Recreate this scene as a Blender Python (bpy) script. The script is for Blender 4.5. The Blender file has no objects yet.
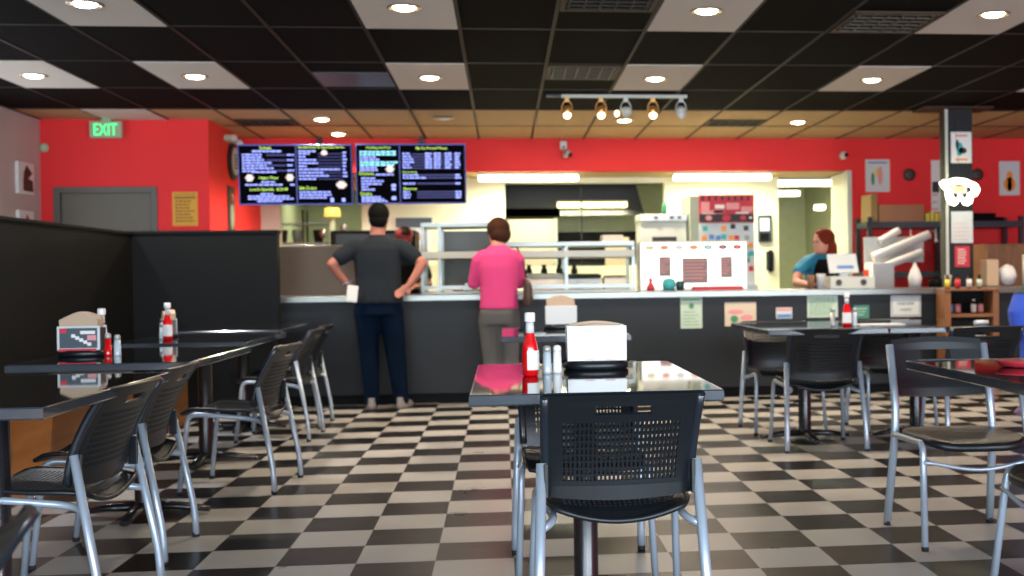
import bpy, bmesh, math, random
from mathutils import Vector, Matrix
random.seed(7)
C = bpy.context.scene.collection
PI = math.pi
CEIL = 2.734

# ---------------------------------------------------------------- materials
def mat(name, col, rough=.5, metal=0., emit=0., ecol=None, noise=0., nscale=8., spec=.5, alpha=1., trans=0., coat=0., bump=0.):
    m = bpy.data.materials.new(name); m.use_nodes = True
    nt = m.node_tree; b = nt.nodes['Principled BSDF']
    b.inputs['Base Color'].default_value = (*col, 1)
    b.inputs['Roughness'].default_value = rough
    b.inputs['Metallic'].default_value = metal
    b.inputs['Specular IOR Level'].default_value = spec
    b.inputs['Transmission Weight'].default_value = trans
    b.inputs['Coat Weight'].default_value = coat
    if emit:
        b.inputs['Emission Color'].default_value = (*(ecol or col), 1)
        b.inputs['Emission Strength'].default_value = emit
    if alpha < 1: b.inputs['Alpha'].default_value = alpha
    if noise or bump:
        tc = nt.nodes.new('ShaderNodeTexCoord'); n = nt.nodes.new('ShaderNodeTexNoise')
        n.inputs['Scale'].default_value = nscale; n.inputs['Detail'].default_value = 4
        nt.links.new(tc.outputs['Object'], n.inputs['Vector'])
        if noise:
            r = nt.nodes.new('ShaderNodeMix'); r.data_type = 'RGBA'
            r.inputs[6].default_value = (*[c*(1-noise) for c in col], 1)
            r.inputs[7].default_value = (*[min(1, c*(1+noise)) for c in col], 1)
            nt.links.new(n.outputs['Fac'], r.inputs[0]); nt.links.new(r.outputs[2], b.inputs['Base Color'])
        if bump:
            bp = nt.nodes.new('ShaderNodeBump'); bp.inputs['Strength'].default_value = bump
            nt.links.new(n.outputs['Fac'], bp.inputs['Height']); nt.links.new(bp.outputs['Normal'], b.inputs['Normal'])
    return m

M = {}
def defm(k, *a, **kw): M[k] = mat(k, *a, **kw)
defm('red_paint', (.86, .034, .036), .6, noise=.03, spec=.25)
defm('charcoal_paint', (.0095, .0118, .0138), .5, noise=.2, nscale=3, spec=.3)
defm('booth_paint', (.0030, .0031, .0031), .6, noise=.15, nscale=3, spec=.15)
defm('booth_end_paint', (.0045, .0054, .006), .6, noise=.15, nscale=3, spec=.15)
defm('white_paint', (.55, .47, .45), .6)
defm('cream_paint', (.80, .78, .58), .6)
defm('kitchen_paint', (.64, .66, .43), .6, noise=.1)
defm('tan_tile', (.52, .345, .175), .85, noise=.12, nscale=14)
defm('black_tile', (.0062, .0050, .0045), .9, noise=.2, nscale=14, spec=.06)
defm('white_tile', (.74, .69, .62), .9, noise=.04, spec=.1)
defm('grid_dark', (.022, .018, .015), .6, spec=.2)
defm('grid_brown', (.05, .028, .015), .6, spec=.2)
defm('can_trim', (.45, .36, .25), .3, metal=.6)
defm('black_gloss', (.008, .008, .009), .035, noise=.1, nscale=30)
defm('black_edge', (.034, .042, .054), .14, spec=1.0, coat=.8)  # blue-grey lift stands in for the reflection on black edging
defm('black_metal', (.012, .012, .014), .25, spec=.6)
defm('black_plastic', (.0085, .0105, .0130), .38, spec=.4)
defm('rim_plastic', (.014, .019, .026), .28, spec=.7)
defm('silver', (.40, .47, .55), .33, metal=.35)
defm('steel', (.24, .245, .225), .34, metal=.9, noise=.08, nscale=3)
defm('steel_brown', (.085, .060, .042), .45, metal=.6, noise=.25, nscale=2)
defm('white_enamel', (.60, .62, .56), .5, spec=.3)
defm('rubber', (.01, .01, .01), .8)
defm('wood_bench', (.36, .145, .035), .45, noise=.35, nscale=3)
defm('wood_shelf', (.28, .11, .045), .5, noise=.35, nscale=5)
defm('vinyl', (.012, .012, .012), .4)
defm('ketchup', (.70, .006, .008), .18, coat=.6)
defm('white_plastic', (.85, .85, .82), .35)
defm('paper', (.80, .80, .76), .7)
defm('paper_green', (.50, .62, .50), .7, noise=.08)
defm('paper_cool', (.62, .66, .66), .6)
defm('ink_green', (.06, .25, .12), .7)
defm('ink_dark', (.03, .03, .035), .7)
defm('ink_red', (.60, .03, .05), .6)
defm('ink_pink', (.75, .30, .30), .6)
defm('ink_blue', (.10, .25, .55), .6)
defm('ink_teal', (.05, .42, .42), .6)
defm('ink_orange', (.85, .28, .03), .6)
defm('yellow_paper', (.72, .36, .03), .6)
defm('yellow_ink', (.30, .13, .01), .6)
defm('napkin', (.52, .38, .26), .85, noise=.06, nscale=30)
defm('glass', (.95, .98, .96), .02, trans=1.0, spec=.12)
defm('cardboard', (.36, .17, .09), .8, noise=.08)
defm('door_grey', (.13, .115, .085), .5, noise=.04)
defm('door_frame', (.10, .095, .08), .45)
defm('skin_tan', (.40, .145, .098), .5, noise=.05)
defm('skin_fair', (.50, .23, .16), .5, noise=.05)
defm('hair_black', (.0035, .003, .0025), .8, spec=.1, bump=.6, nscale=60)
defm('hair_brown', (.045, .018, .010), .8, spec=.1, bump=.6, nscale=60)
defm('hair_auburn', (.13, .018, .008), .8, spec=.1, bump=.6, nscale=60)
defm('cap_red', (.28, .02, .02), .7)
defm('tee_charcoal', (.019, .0235, .029), .9, spec=.08, noise=.12, nscale=6, bump=.25)
defm('denim', (.0014, .0068, .019), .9, spec=.08, noise=.3, nscale=8, bump=.3)
defm('pink_knit', (.62, .062, .20), .9, spec=.1, noise=.08, nscale=6, bump=.25)
defm('grey_cloth', (.105, .102, .100), .9, spec=.1, noise=.12, nscale=6, bump=.25)
defm('teal_tee', (.010, .17, .30), .8, noise=.1)
defm('dark_teal', (.02, .045, .055), .8)
defm('royal_blue', (.03, .09, .60), .75, noise=.1)
defm('apron_black', (.004, .004, .0045), .7, spec=.1)
defm('shoe_grey', (.20, .18, .17), .6)
defm('shoe_black', (.004, .004, .0045), .7, spec=.1)
defm('shoe_purple', (.16, .09, .20), .6)
defm('leather_brown', (.05, .03, .02), .5)
defm('vent_bronze', (.05, .040, .028), .5, metal=.3)
defm('rack_grey', (.045, .05, .06), .4, metal=.5)
defm('machine_grey', (.45, .46, .44), .35, metal=.3)
defm('machine_green', (.30, .35, .26), .5)
defm('dark_screen', (.0015, .0015, .003), .7, spec=.04)
defm('bezel', (.006, .007, .02), .6, spec=.1)
defm('hood', (.014, .012, .009), .5, metal=.2)
defm('beige_panel', (.62, .50, .36), .4, metal=.3)
defm('lamp_yellow', (.8, .6, .12), .6, emit=.3, ecol=(1, .75, .15))
defm('tube_warm', (1, .95, .7), .5, emit=4, ecol=(1, .93, .62))
defm('tube_yellow', (1, .9, .5), .5, emit=2, ecol=(1, .80, .30))
defm('can_glow', (1, .95, .8), .5, emit=14, ecol=(1, .86, .60))
defm('can_cool', (1, .97, .9), .5, emit=14, ecol=(.95, .97, 1))
defm('spot_glow', (1, .9, .7), .5, emit=2.4, ecol=(1, .80, .45))
defm('spot_off', (.7, .72, .75), .3)
defm('copper', (.75, .38, .12), .3, metal=.7)
defm('exit_green', (.03, .6, .15), .5, emit=.62, ecol=(.05, .95, .25))
defm('exit_white', (.30, .34, .24), .5, emit=.03, ecol=(.6, .8, .4))
defm('neon_white', (1, 1, .8), .5, emit=2.6, ecol=(1, .97, .70))
defm('neon_orange', (1, .5, .3), .5, emit=.35, ecol=(1, .45, .25))
defm('menu_light', (.95, .93, .88), .5, emit=.46, ecol=(1, .97, .90))
defm('txt_lime', (.5, .9, .1), .5, emit=.42, ecol=(.62, .95, .16))
defm('txt_blue', (.3, .35, .9), .5, emit=.46, ecol=(.30, .36, .95))
defm('txt_cyan', (.3, .8, .9), .5, emit=.42, ecol=(.28, .78, .90))
defm('txt_navy', (.03, .03, .12), .5, emit=.26, ecol=(.05, .05, .22))
defm('txt_food', (.9, .75, .7), .5, emit=.26, ecol=(.95, .75, .66))
defm('bezel_glow', (.08, .09, .3), .5, emit=.25, ecol=(.12, .14, .55))
defm('sky_glow', (.9, .95, 1), .5, emit=1.2, ecol=(.9, .95, 1))
defm('green_bright', (.25, .5, .1), .5, emit=0)
defm('yellow_label', (.75, .6, .08), .5)
defm('sauce_dark', (.06, .012, .006), .2)
defm('cup_white', (.75, .73, .72), .45)
defm('salt', (.55, .65, .70), .2, spec=.8)

def floor_material():
    m = bpy.data.materials.new('checker_vinyl'); m.use_nodes = True
    nt = m.node_tree; b = nt.nodes['Principled BSDF']
    tc = nt.nodes.new('ShaderNodeTexCoord'); mp = nt.nodes.new('ShaderNodeMapping')
    s = 1/.3048
    mp.inputs['Location'].default_value = (.8877*s, -6.1098*s, .5); mp.inputs['Scale'].default_value = (s, s, 0)
    nt.links.new(tc.outputs['Object'], mp.inputs['Vector'])
    ck = nt.nodes.new('ShaderNodeTexChecker'); ck.inputs['Scale'].default_value = 1
    ck.inputs['Color1'].default_value = (.0062, .0060, .0062, 1); ck.inputs['Color2'].default_value = (.385, .378, .362, 1)
    nt.links.new(mp.outputs['Vector'], ck.inputs['Vector'])
    n = nt.nodes.new('ShaderNodeTexNoise'); n.inputs['Scale'].default_value = 3.2; n.inputs['Detail'].default_value = 6
    nt.links.new(tc.outputs['Object'], n.inputs['Vector'])
    mr = nt.nodes.new('ShaderNodeMapRange'); mr.inputs['To Min'].default_value = .82; mr.inputs['To Max'].default_value = 1.15
    nt.links.new(n.outputs['Fac'], mr.inputs['Value'])
    mx = nt.nodes.new('ShaderNodeMix'); mx.data_type = 'RGBA'; mx.blend_type = 'MULTIPLY'; mx.inputs[0].default_value = 1
    nt.links.new(ck.outputs['Color'], mx.inputs[6]); nt.links.new(mr.outputs['Result'], mx.inputs[7])
    nt.links.new(mx.outputs[2], b.inputs['Base Color'])
    rr = nt.nodes.new('ShaderNodeMapRange'); rr.inputs['To Min'].default_value = .22; rr.inputs['To Max'].default_value = .40
    nt.links.new(n.outputs['Fac'], rr.inputs['Value']); nt.links.new(rr.outputs['Result'], b.inputs['Roughness'])
    b.inputs['Specular IOR Level'].default_value = .28
    return m
M['floor'] = floor_material()
def wood(name, c1, c2, axis='Y', scale=2.0):
    m = bpy.data.materials.new(name); m.use_nodes = True
    nt = m.node_tree; b = nt.nodes['Principled BSDF']
    tc = nt.nodes.new('ShaderNodeTexCoord'); mp = nt.nodes.new('ShaderNodeMapping')
    mp.inputs['Scale'].default_value = (scale, scale*.12, scale) if axis == 'Y' else (scale, scale, scale*.12)
    n = nt.nodes.new('ShaderNodeTexNoise'); n.inputs['Scale'].default_value = 9; n.inputs['Detail'].default_value = 6
    r = nt.nodes.new('ShaderNodeMix'); r.data_type = 'RGBA'
    r.inputs[6].default_value = (*c1, 1); r.inputs[7].default_value = (*c2, 1)
    nt.links.new(tc.outputs['Object'], mp.inputs['Vector']); nt.links.new(mp.outputs['Vector'], n.inputs['Vector'])
    nt.links.new(n.outputs['Fac'], r.inputs[0]); nt.links.new(r.outputs[2], b.inputs['Base Color'])
    b.inputs['Roughness'].default_value = .45
    return m
M['wood_bench'] = wood('bench_wood', (.26, .095, .020), (.58, .25, .065))
M['wood_shelf'] = wood('shelf_wood', (.13, .05, .02), (.42, .19, .08), 'Z', 3)

# ---------------------------------------------------------------- mesh helpers
def BM(): return bmesh.new()
def bx(bm, x0, x1, y0, y1, z0, z1, bev=0.):
    vs = [bm.verts.new((x, y, z)) for x in (x0, x1) for y in (y0, y1) for z in (z0, z1)]
    fs = [bm.faces.new([vs[i] for i in q]) for q in ((0, 1, 3, 2), (4, 6, 7, 5), (0, 4, 5, 1), (2, 3, 7, 6), (0, 2, 6, 4), (1, 5, 7, 3))]
    if bev:
        es = list({e for f in fs for e in f.edges})
        bmesh.ops.bevel(bm, geom=es, offset=bev, segments=2, affect='EDGES', profile=.6)
    return bm
def lathe(bm, prof, loc=(0, 0, 0), seg=24, sx=1, sy=1):
    rings = []
    for r, z in prof:
        rings.append([bm.verts.new((loc[0]+r*sx*math.cos(2*PI*i/seg), loc[1]+r*sy*math.sin(2*PI*i/seg), loc[2]+z)) for i in range(seg)])
    for a, b in zip(rings, rings[1:]):
        for i in range(seg):
            f = bm.faces.new((a[i], a[(i+1) % seg], b[(i+1) % seg], b[i])); f.smooth = True
    bm.faces.new(rings[0][::-1]); bm.faces.new(rings[-1])
    return bm
def tube(bm, pts, r, seg=10, closed=False, flat=1.):
    P_ = [Vector(p) for p in pts]; n = len(P_); rings = []
    rr = r if isinstance(r, (list, tuple)) else [r]*n
    prevn = None
    for i in range(n):
        if closed: t = (P_[(i+1) % n]-P_[i-1])
        else: t = P_[min(i+1, n-1)]-P_[max(i-1, 0)]
        t.normalize()
        if prevn is None:
            up = Vector((0, 0, 1)) if abs(t.z) < .9 else Vector((1, 0, 0))
            nn = t.cross(up).normalized()
        else:
            nn = (prevn - t*prevn.dot(t)).normalized()
        prevn = nn; bb = t.cross(nn)
        rings.append([bm.verts.new(P_[i]+nn*rr[i]*math.cos(2*PI*k/seg)+bb*rr[i]*flat*math.sin(2*PI*k/seg)) for k in range(seg)])
    m = n if closed else n-1
    for i in range(m):
        a, b = rings[i], rings[(i+1) % n]
        for k in range(seg):
            f = bm.faces.new((a[k], a[(k+1) % seg], b[(k+1) % seg], b[k])); f.smooth = True
    if not closed: bm.faces.new(rings[0][::-1]); bm.faces.new(rings[-1])
    return bm
def smoothpts(pts, rad=.03, n=5):
    out = [Vector(pts[0])]
    for a, b, c in zip(pts, pts[1:], pts[2:]):
        a, b, c = Vector(a), Vector(b), Vector(c)
        u = (a-b); v = (c-b); r = min(rad, u.length*.45, v.length*.45)
        p, q = b+u.normalized()*r, b+v.normalized()*r
        for i in range(n+1):
            t = i/n; out.append(p*(1-t)**2+b*2*t*(1-t)+q*t*t)
    out.append(Vector(pts[-1])); return out
def prism(bm, poly, y0, y1):
    """poly in (x,z), extruded along y"""
    a = [bm.verts.new((x, y0, z)) for x, z in poly]; b = [bm.verts.new((x, y1, z)) for x, z in poly]
    n = len(poly)
    bm.faces.new(a); bm.faces.new(b[::-1])
    for i in range(n): bm.faces.new((a[i], b[i], b[(i+1) % n], a[(i+1) % n]))
    return bm
def ball(bm, c, r, seg=16, sc=(1, 1, 1)):
    g = bmesh.ops.create_uvsphere(bm, u_segments=seg, v_segments=max(6, seg*2//3), radius=r)
    for v in g['verts']: v.co = Vector((v.co.x*sc[0]+c[0], v.co.y*sc[1]+c[1], v.co.z*sc[2]+c[2]))
    for f in bm.faces: f.smooth = True
    return bm

def obj(name, bm, m, parent=None, world=True):
    """link one mesh object; world=True: bm holds world coordinates"""
    if world and parent is not None:
        q = parent; off = Vector((0, 0, 0))
        while q is not None: off += q.location; q = q.parent
        bmesh.ops.translate(bm, verts=bm.verts, vec=-off)
    bmesh.ops.recalc_face_normals(bm, faces=bm.faces)
    me = bpy.data.meshes.new(name); bm.to_mesh(me); bm.free()
    me.materials.append(M[m] if isinstance(m, str) else m)
    o = bpy.data.objects.new(name, me); C.objects.link(o)
    if parent is not None: o.parent = parent
    return o
def base(o):
    """put the origin of a parentless mesh at the centre of its base"""
    vs = [v.co for v in o.data.vertices]
    c = Vector(((min(v.x for v in vs)+max(v.x for v in vs))/2, (min(v.y for v in vs)+max(v.y for v in vs))/2, min(v.z for v in vs)))
    o.data.transform(Matrix.Translation(-c)); o.location = c
    return o
def tag(o, label, cat, group=None, kind=None):
    o['label'] = label; o['category'] = cat
    if group: o['group'] = group
    if kind: o['kind'] = kind
    return o
def thing(name, label, cat, loc=(0, 0, 0), rz=0., group=None):
    o = bpy.data.objects.new(name, None); C.objects.link(o)
    o.empty_display_size = .05
    o.location = loc; o.rotation_euler = (0, 0, rz)
    return tag(o, label, cat, group)
def single(name, bm, m, label, cat, group=None):
    return tag(base(obj(name, bm, m)), label, cat, group)
def struct(name, bm, m, parent=None):
    o = obj(name, bm, m, parent)
    if parent is None: o['kind'] = 'structure'
    return o
def kids(o): return [c for c in o.children]
def copy_tree(o, parent=None):
    c = o.copy(); C.objects.link(c)
    if parent is not None: c.parent = parent
    for ch in kids(o): copy_tree(ch, c)
    return c
def text_bm(s, width, height, loc, face='-Y', depth=.001):
    """letters as real mesh, centred at loc, on a plane facing -Y (or +X), scaled to width and height"""
    cu = bpy.data.curves.new('t', 'FONT'); cu.body = s; cu.extrude = 0; cu.resolution_u = 2
    cu.align_x = 'CENTER'
    o = bpy.data.objects.new('t', cu)
    C.objects.link(o); dg = bpy.context.evaluated_depsgraph_get(); dg.update()
    me = bpy.data.meshes.new_from_object(o.evaluated_get(dg))
    bpy.data.objects.remove(o); bpy.data.curves.remove(cu)
    bm = BM(); bm.from_mesh(me); bpy.data.meshes.remove(me)
    xs = [v.co.x for v in bm.verts]; ys = [v.co.y for v in bm.verts]
    cx, cy = (min(xs)+max(xs))/2, (min(ys)+max(ys))/2
    sx, sy = width/(max(xs)-min(xs)), height/(max(ys)-min(ys))
    for v in bm.verts:
        x, z = (v.co.x-cx)*sx, (v.co.y-cy)*sy
        v.co = Vector((loc[0]+x, loc[1], loc[2]+z)) if face == '-Y' else Vector((loc[0], loc[1]+x, loc[2]+z))
    g = bmesh.ops.extrude_face_region(bm, geom=list(bm.faces))
    d = Vector((0, -depth, 0)) if face == '-Y' else Vector((depth, 0, 0))
    bmesh.ops.translate(bm, verts=[v for v in g['geom'] if isinstance(v, bmesh.types.BMVert)], vec=d)
    return bm

# ================================================================ SETTING
struct('floor', bx(BM(), -4.75, 7.4, -2.7, 18.2, -.06, 0), 'floor')
# ceilings: black tile zone, tan tile zone, kitchen
struct('ceiling', bx(BM(), -4.75, 7.4, -2.7, 11.357, CEIL, CEIL+.08), 'black_tile')
struct('ceiling', bx(BM(), -4.75, 7.4, 11.357, 13.735, CEIL, CEIL+.08), 'tan_tile')
struct('ceiling', bx(BM(), -2.94, 4.9, 14.72, 18.2, 2.52, 2.60), 'hood')
b = BM()
for i in range(-8, 14):
    x = -.263+.61*i
    if x < -4.55 or x > 7.3: continue
    bx(b, x-.012, x+.012, -2.6, 11.34, CEIL-.006, CEIL)
for j in range(-11, 3):
    y = 7.6972+1.22*j+(0)
    if y < -2.6: continue
    bx(b, -4.6, 7.3, y-.012, y+.012, CEIL-.005, CEIL)
struct('trim_1', b, 'grid_dark')
b = BM()
for i in range(-8, 14):
    x = -.263+.61*i
    if x < -4.55 or x > 7.3: continue
    if x < -2.95: bx(b, x-.012, x+.012, 11.36, 12.08, CEIL-.006, CEIL)
    else: bx(b, x-.012, x+.012, 11.36, 13.73, CEIL-.006, CEIL)
bx(b, -2.9, 7.3, 12.565, 12.589, CEIL-.005, CEIL)
bx(b, -4.6, 7.3, 11.345, 11.369, CEIL-.008, CEIL)
struct('trim_2', b, 'grid_brown')

# left wall with a window, exposed beyond the booth partition
b = BM()
bx(b, -4.75, -4.55, -2.7, 7.0, 0, CEIL); bx(b, -4.75, -4.55, 11.15, 12.3, 0, CEIL)
bx(b, -4.75, -4.55, 7.0, 11.15, 0, .9); bx(b, -4.75, -4.55, 7.0, 11.15, 2.38, CEIL)
struct('wall_left', b, 'white_paint')
w = struct('window_1', bx(BM(), -4.69, -4.68, 7.0, 11.15, .9, 2.38), 'glass'); w['kind'] = 'structure'
b = BM()
for y in (7.0, 9.05, 11.09): bx(b, -4.72, -4.60, y, y+.06, .9, 2.38)
bx(b, -4.72, -4.60, 7, 11.15, .9, .96); bx(b, -4.72, -4.60, 7, 11.15, 2.32, 2.38)
obj('window_frame', b, 'white_enamel', w)
# front wall behind the camera: wide storefront windows are assumed, out of view
b = BM()
bx(b, -4.75, 7.4, -2.7, -2.5, 0, .45); bx(b, -4.75, 7.4, -2.7, -2.5, 2.45, CEIL)
for x0, x1 in ((-4.75, -4.2), (-.4, 0), (3.6, 4.0), (7.0, 7.4)): bx(b, x0, x1, -2.7, -2.5, .45, 2.45)
struct('wall_front', b, 'charcoal_paint')
for k, (x0, x1) in enumerate(((-4.2, -.4), (0, 3.6), (4.0, 7.0))):
    w = struct('window_%d' % (k+2), bx(BM(), x0, x1, -2.62, -2.61, .45, 2.45), 'glass')  # assumed storefront pane, never in view; an added lamp stands inside it
    b = BM()
    for x in (x0, (x0+x1)/2-.03, x1-.06): bx(b, x, x+.06, -2.66, -2.56, .45, 2.45)
    bx(b, x0, x1, -2.66, -2.56, .45, .51); bx(b, x0, x1, -2.66, -2.56, 2.39, 2.45)
    obj('window_frame', b, 'silver', w)
struct('wall_right', bx(BM(), 7.2, 7.4, -2.7, 18.2, 0, CEIL), 'red_paint')
# alcove wall with door, red return wall
b = BM()
bx(b, -4.75, -4.43, 12.10, 12.25, 0, CEIL); bx(b, -3.435, -2.93, 12.10, 12.25, 0, CEIL); bx(b, -4.43, -3.435, 12.10, 12.25, 2.06, CEIL)
struct('wall_alcove', b, 'red_paint')
struct('wall_return', bx(BM(), -3.08, -2.93, 12.25, 14.6, 0, CEIL), 'red_paint')
d = struct('door_1', bx(BM(), -4.37, -3.495, 12.15, 12.20, .005, 2.0), 'door_grey')
b = BM(); bx(b, -4.43, -4.37, 12.085, 12.24, 0, 2.06, .004); bx(b, -3.495, -3.435, 12.085, 12.24, 0, 2.06, .004); bx(b, -4.37, -3.495, 12.085, 12.24, 2.0, 2.06, .004)
obj('door_frame', b, 'door_frame', d)
b = tube(BM(), smoothpts([(-3.56, 12.15, 1.0), (-3.56, 12.08, 1.0), (-3.66, 12.08, 1.0)], .02), .011)
obj('door_handle', b, 'silver', d)
# red soffit over the counter and full-height red wall on the right
b = BM(); bx(b, -2.93, 4.15, 13.735, 13.85, 2.35, CEIL)
bx(b, 4.19, 7.2, 13.735, 13.85, 0, CEIL); bx(b, 4.15, 4.19, 13.735, 13.85, 2.33, CEIL)
struct('wall_back', b, 'red_paint')
struct('trim_3', bx(BM(), 4.135, 4.19, 13.70, 13.86, 0, 2.35, .005), 'white_enamel')
struct('trim_4', bx(BM(), -2.93, 4.15, 13.80, 14.72, 2.35, 2.45), 'tan_tile')
# cream kitchen wall with its pass openings and doorway
b = BM(); Y0, Y1 = 14.6, 14.72
bx(b, -2.94, -2.70, Y0, Y1, 0, 2.35); bx(b, -2.70, -1.72, Y0, Y1, 0, 1.2); bx(b, -2.70, -1.72, Y0, Y1, 2.2, 2.35)
bx(b, -1.72, .035, Y0, Y1, 0, 2.35); bx(b, .035, 2.03, Y0, Y1, 0, 1.25); bx(b, .035, 2.03, Y0, Y1, 2.28, 2.35)
bx(b, 2.03, 3.50, Y0, Y1, 0, 2.35); bx(b, 4.40, 4.9, Y0, Y1, 0, 2.35)
struct('wall_kitchen', b, 'cream_paint')
struct('trim_5', bx(BM(), 4.19, 4.9, 13.85, 14.6, 0, 2.35), 'cream_paint')
b = BM(); bx(b, -3.1, 4.9, 18.0, 18.2, 0, 2.52)
struct('wall_kitchen_back', b, 'kitchen_paint')
b = BM(); bx(b, -3.1, -2.94, 14.6, 18.2, 0, 2.52); bx(b, 4.75, 4.9, 14.72, 18.0, 0, 2.52)
struct('wall_kitchen_side', b, 'kitchen_paint')
# booth half walls
b = BM(); bx(b, -3.15, -3.03, -2.45, 9.95, 0, 1.49); bx(b, -3.165, -3.015, -2.45, 9.95, 1.49, 1.515, .004)
struct('wall_booth_side', b, 'booth_paint')
b = BM(); bx(b, -3.15, -1.87, 9.95, 10.07, 0, 1.50); bx(b, -3.165, -1.86, 9.94, 10.08, 1.50, 1.525, .004)
struct('wall_booth_end', b, 'booth_end_paint')
# ================================================================ CEILING PANELS, LIGHTS, VENTS
cans = []
def recessed(x, y, label, glow='can_glow', group='recessed ceiling downlights'):
    t = thing('recessed_light', label, 'ceiling light', (x, y, CEIL-.02), 0, group if False else None)
    lathe_b = BM(); seg = 28
    prof = [(.098, CEIL-.004), (.105, CEIL-.014), (.092, CEIL-.020), (.074, CEIL-.012), (.070, CEIL-.002)]
    rings = [[lathe_b.verts.new((x+r*math.cos(2*PI*i/seg), y+r*math.sin(2*PI*i/seg), z)) for i in range(seg)] for r, z in prof]
    for a, c in zip(rings, rings[1:]):
        for i in range(seg): lathe_b.faces.new((a[i], a[(i+1) % seg], c[(i+1) % seg], c[i]))
    obj('trim_ring', lathe_b, 'can_trim', t)
    obj('bulb', ball(BM(), (x, y, CEIL-.012), .066, 20, (1, 1, .28)), glow, t)
    cans.append((x, y, glow))
white_cells = []
rowname = {6.477: 'second row from the counter', 8.917: 'row nearest the counter', 4.037: 'third row from the counter', 1.597: 'fourth row from the counter', -.843: 'row over the storefront window'}
colname = {-6: 'at the far left', -4: 'left of the middle', -3: 'left of the middle', -1: 'left of the spotlight track', 2: 'above the spotlight track side', 5: 'right of the middle', 8: 'at the far right'}
where = {(-6, 8.917): 'by the white side wall at the far left', (-4, 8.917): 'in line with the left menu screen', (-1, 8.917): 'in line with the right menu screen',
         (2, 8.917): 'just in front of the spotlight track', (5, 8.917): 'left of the dark pillar', (8, 8.917): 'right of the dark pillar, cut by the right edge',
         (-4, 6.477): 'top left corner of the photo', (-1, 6.477): 'cut by the top edge, left of middle', (2, 6.477): 'cut by the top edge, right of middle', (5, 6.477): 'cut by the top edge at the upper right'}
for (i, y0), wh in where.items():
    x0 = -.263+.61*i
    p = single('ceiling_panel', bx(BM(), x0+.012, x0+.598, y0+.012, y0+1.208, CEIL-.010, CEIL-.001), 'white_tile',
               'white drop-in ceiling panel, ' + wh, 'ceiling panel')
    cool = (i, y0) in ((-4, 6.477), (-6, 8.917))
    recessed(x0+.305, y0+.60, 'recessed downlight in white panel, ' + wh, 'can_cool' if cool else 'can_glow')
    # the recessed light sits in the panel
single('ceiling_panel', bx(BM(), -3.92+.01, -3.313-.012, 11.37, 12.09, CEIL-.010, CEIL-.001), 'white_tile', 'pale ceiling panel beside the exit sign in the tan ceiling', 'ceiling panel')
for x, y, l in ((-1.80, 12.0, 'front one of the two lit downlights above the menu screens'), (-1.80, 13.2, 'rear one of the two lit downlights above the menu screens'),
                (-.58, 11.92, 'dim downlight in the tan ceiling above the right menu screen'), (1.27, 12.05, 'lit downlight in the tan ceiling behind the spotlight track'), (3.14, 12.17, 'lit downlight in the tan ceiling left of the pillar')):
    recessed(x, y, l, 'spot_off' if 'dim' in l else 'can_glow')
def vent(x0, x1, y0, y1, label, n=6):
    t = thing('ceiling_vent', label, 'vent', ((x0+x1)/2, (y0+y1)/2, CEIL-.02))
    b = BM(); bx(b, x0, x0+.03, y0, y1, CEIL-.02, CEIL-.006); bx(b, x1-.03, x1, y0, y1, CEIL-.02, CEIL-.006); bx(b, x0+.03, x1-.03, y0, y0+.03, CEIL-.02, CEIL-.006); bx(b, x0+.03, x1-.03, y1-.03, y1, CEIL-.02, CEIL-.006)
    obj('vent_frame', b, 'grid_brown', t)
    b = BM()
    for k in range(n):
        yy = y0+.05+(y1-y0-.1)*k/(n-1); bx(b, x0+.03, x1-.03, yy-.012, yy+.004, CEIL-.022, CEIL-.010)
        xx = x0+.05+(x1-x0-.1)*k/(n-1); bx(b, xx-.006, xx+.006, y0+.03, y1-.03, CEIL-.020, CEIL-.010)
    obj('louvre', b, 'vent_bronze' if 'four' in label else 'grid_dark', t)
vent(.36, .93, 8.95, 9.55, 'square four-way air vent in the black ceiling left of the spotlight track')
vent(2.19, 2.77, 7.05, 7.65, 'square four-way air vent in the black ceiling at the upper right')
vent(.36, .93, 6.52, 7.1, 'square air vent in the black ceiling, cut by the top edge')
vent(2.16, 2.78, 12.05, 12.5, 'dark slotted vent in the tan ceiling right of the spotlight track')
vent(-2.68, -2.10, 12.05, 12.5, 'dark slotted vent in the tan ceiling by the red return wall')
single('ceiling_panel', bx(BM(), -1.47, -.885, 9.35, 10.0, CEIL-.009, CEIL-.001), mat('panel_grey', (.05, .048, .045), .35), 'dark grey access panel in the black ceiling between the downlights', 'ceiling panel')

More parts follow.
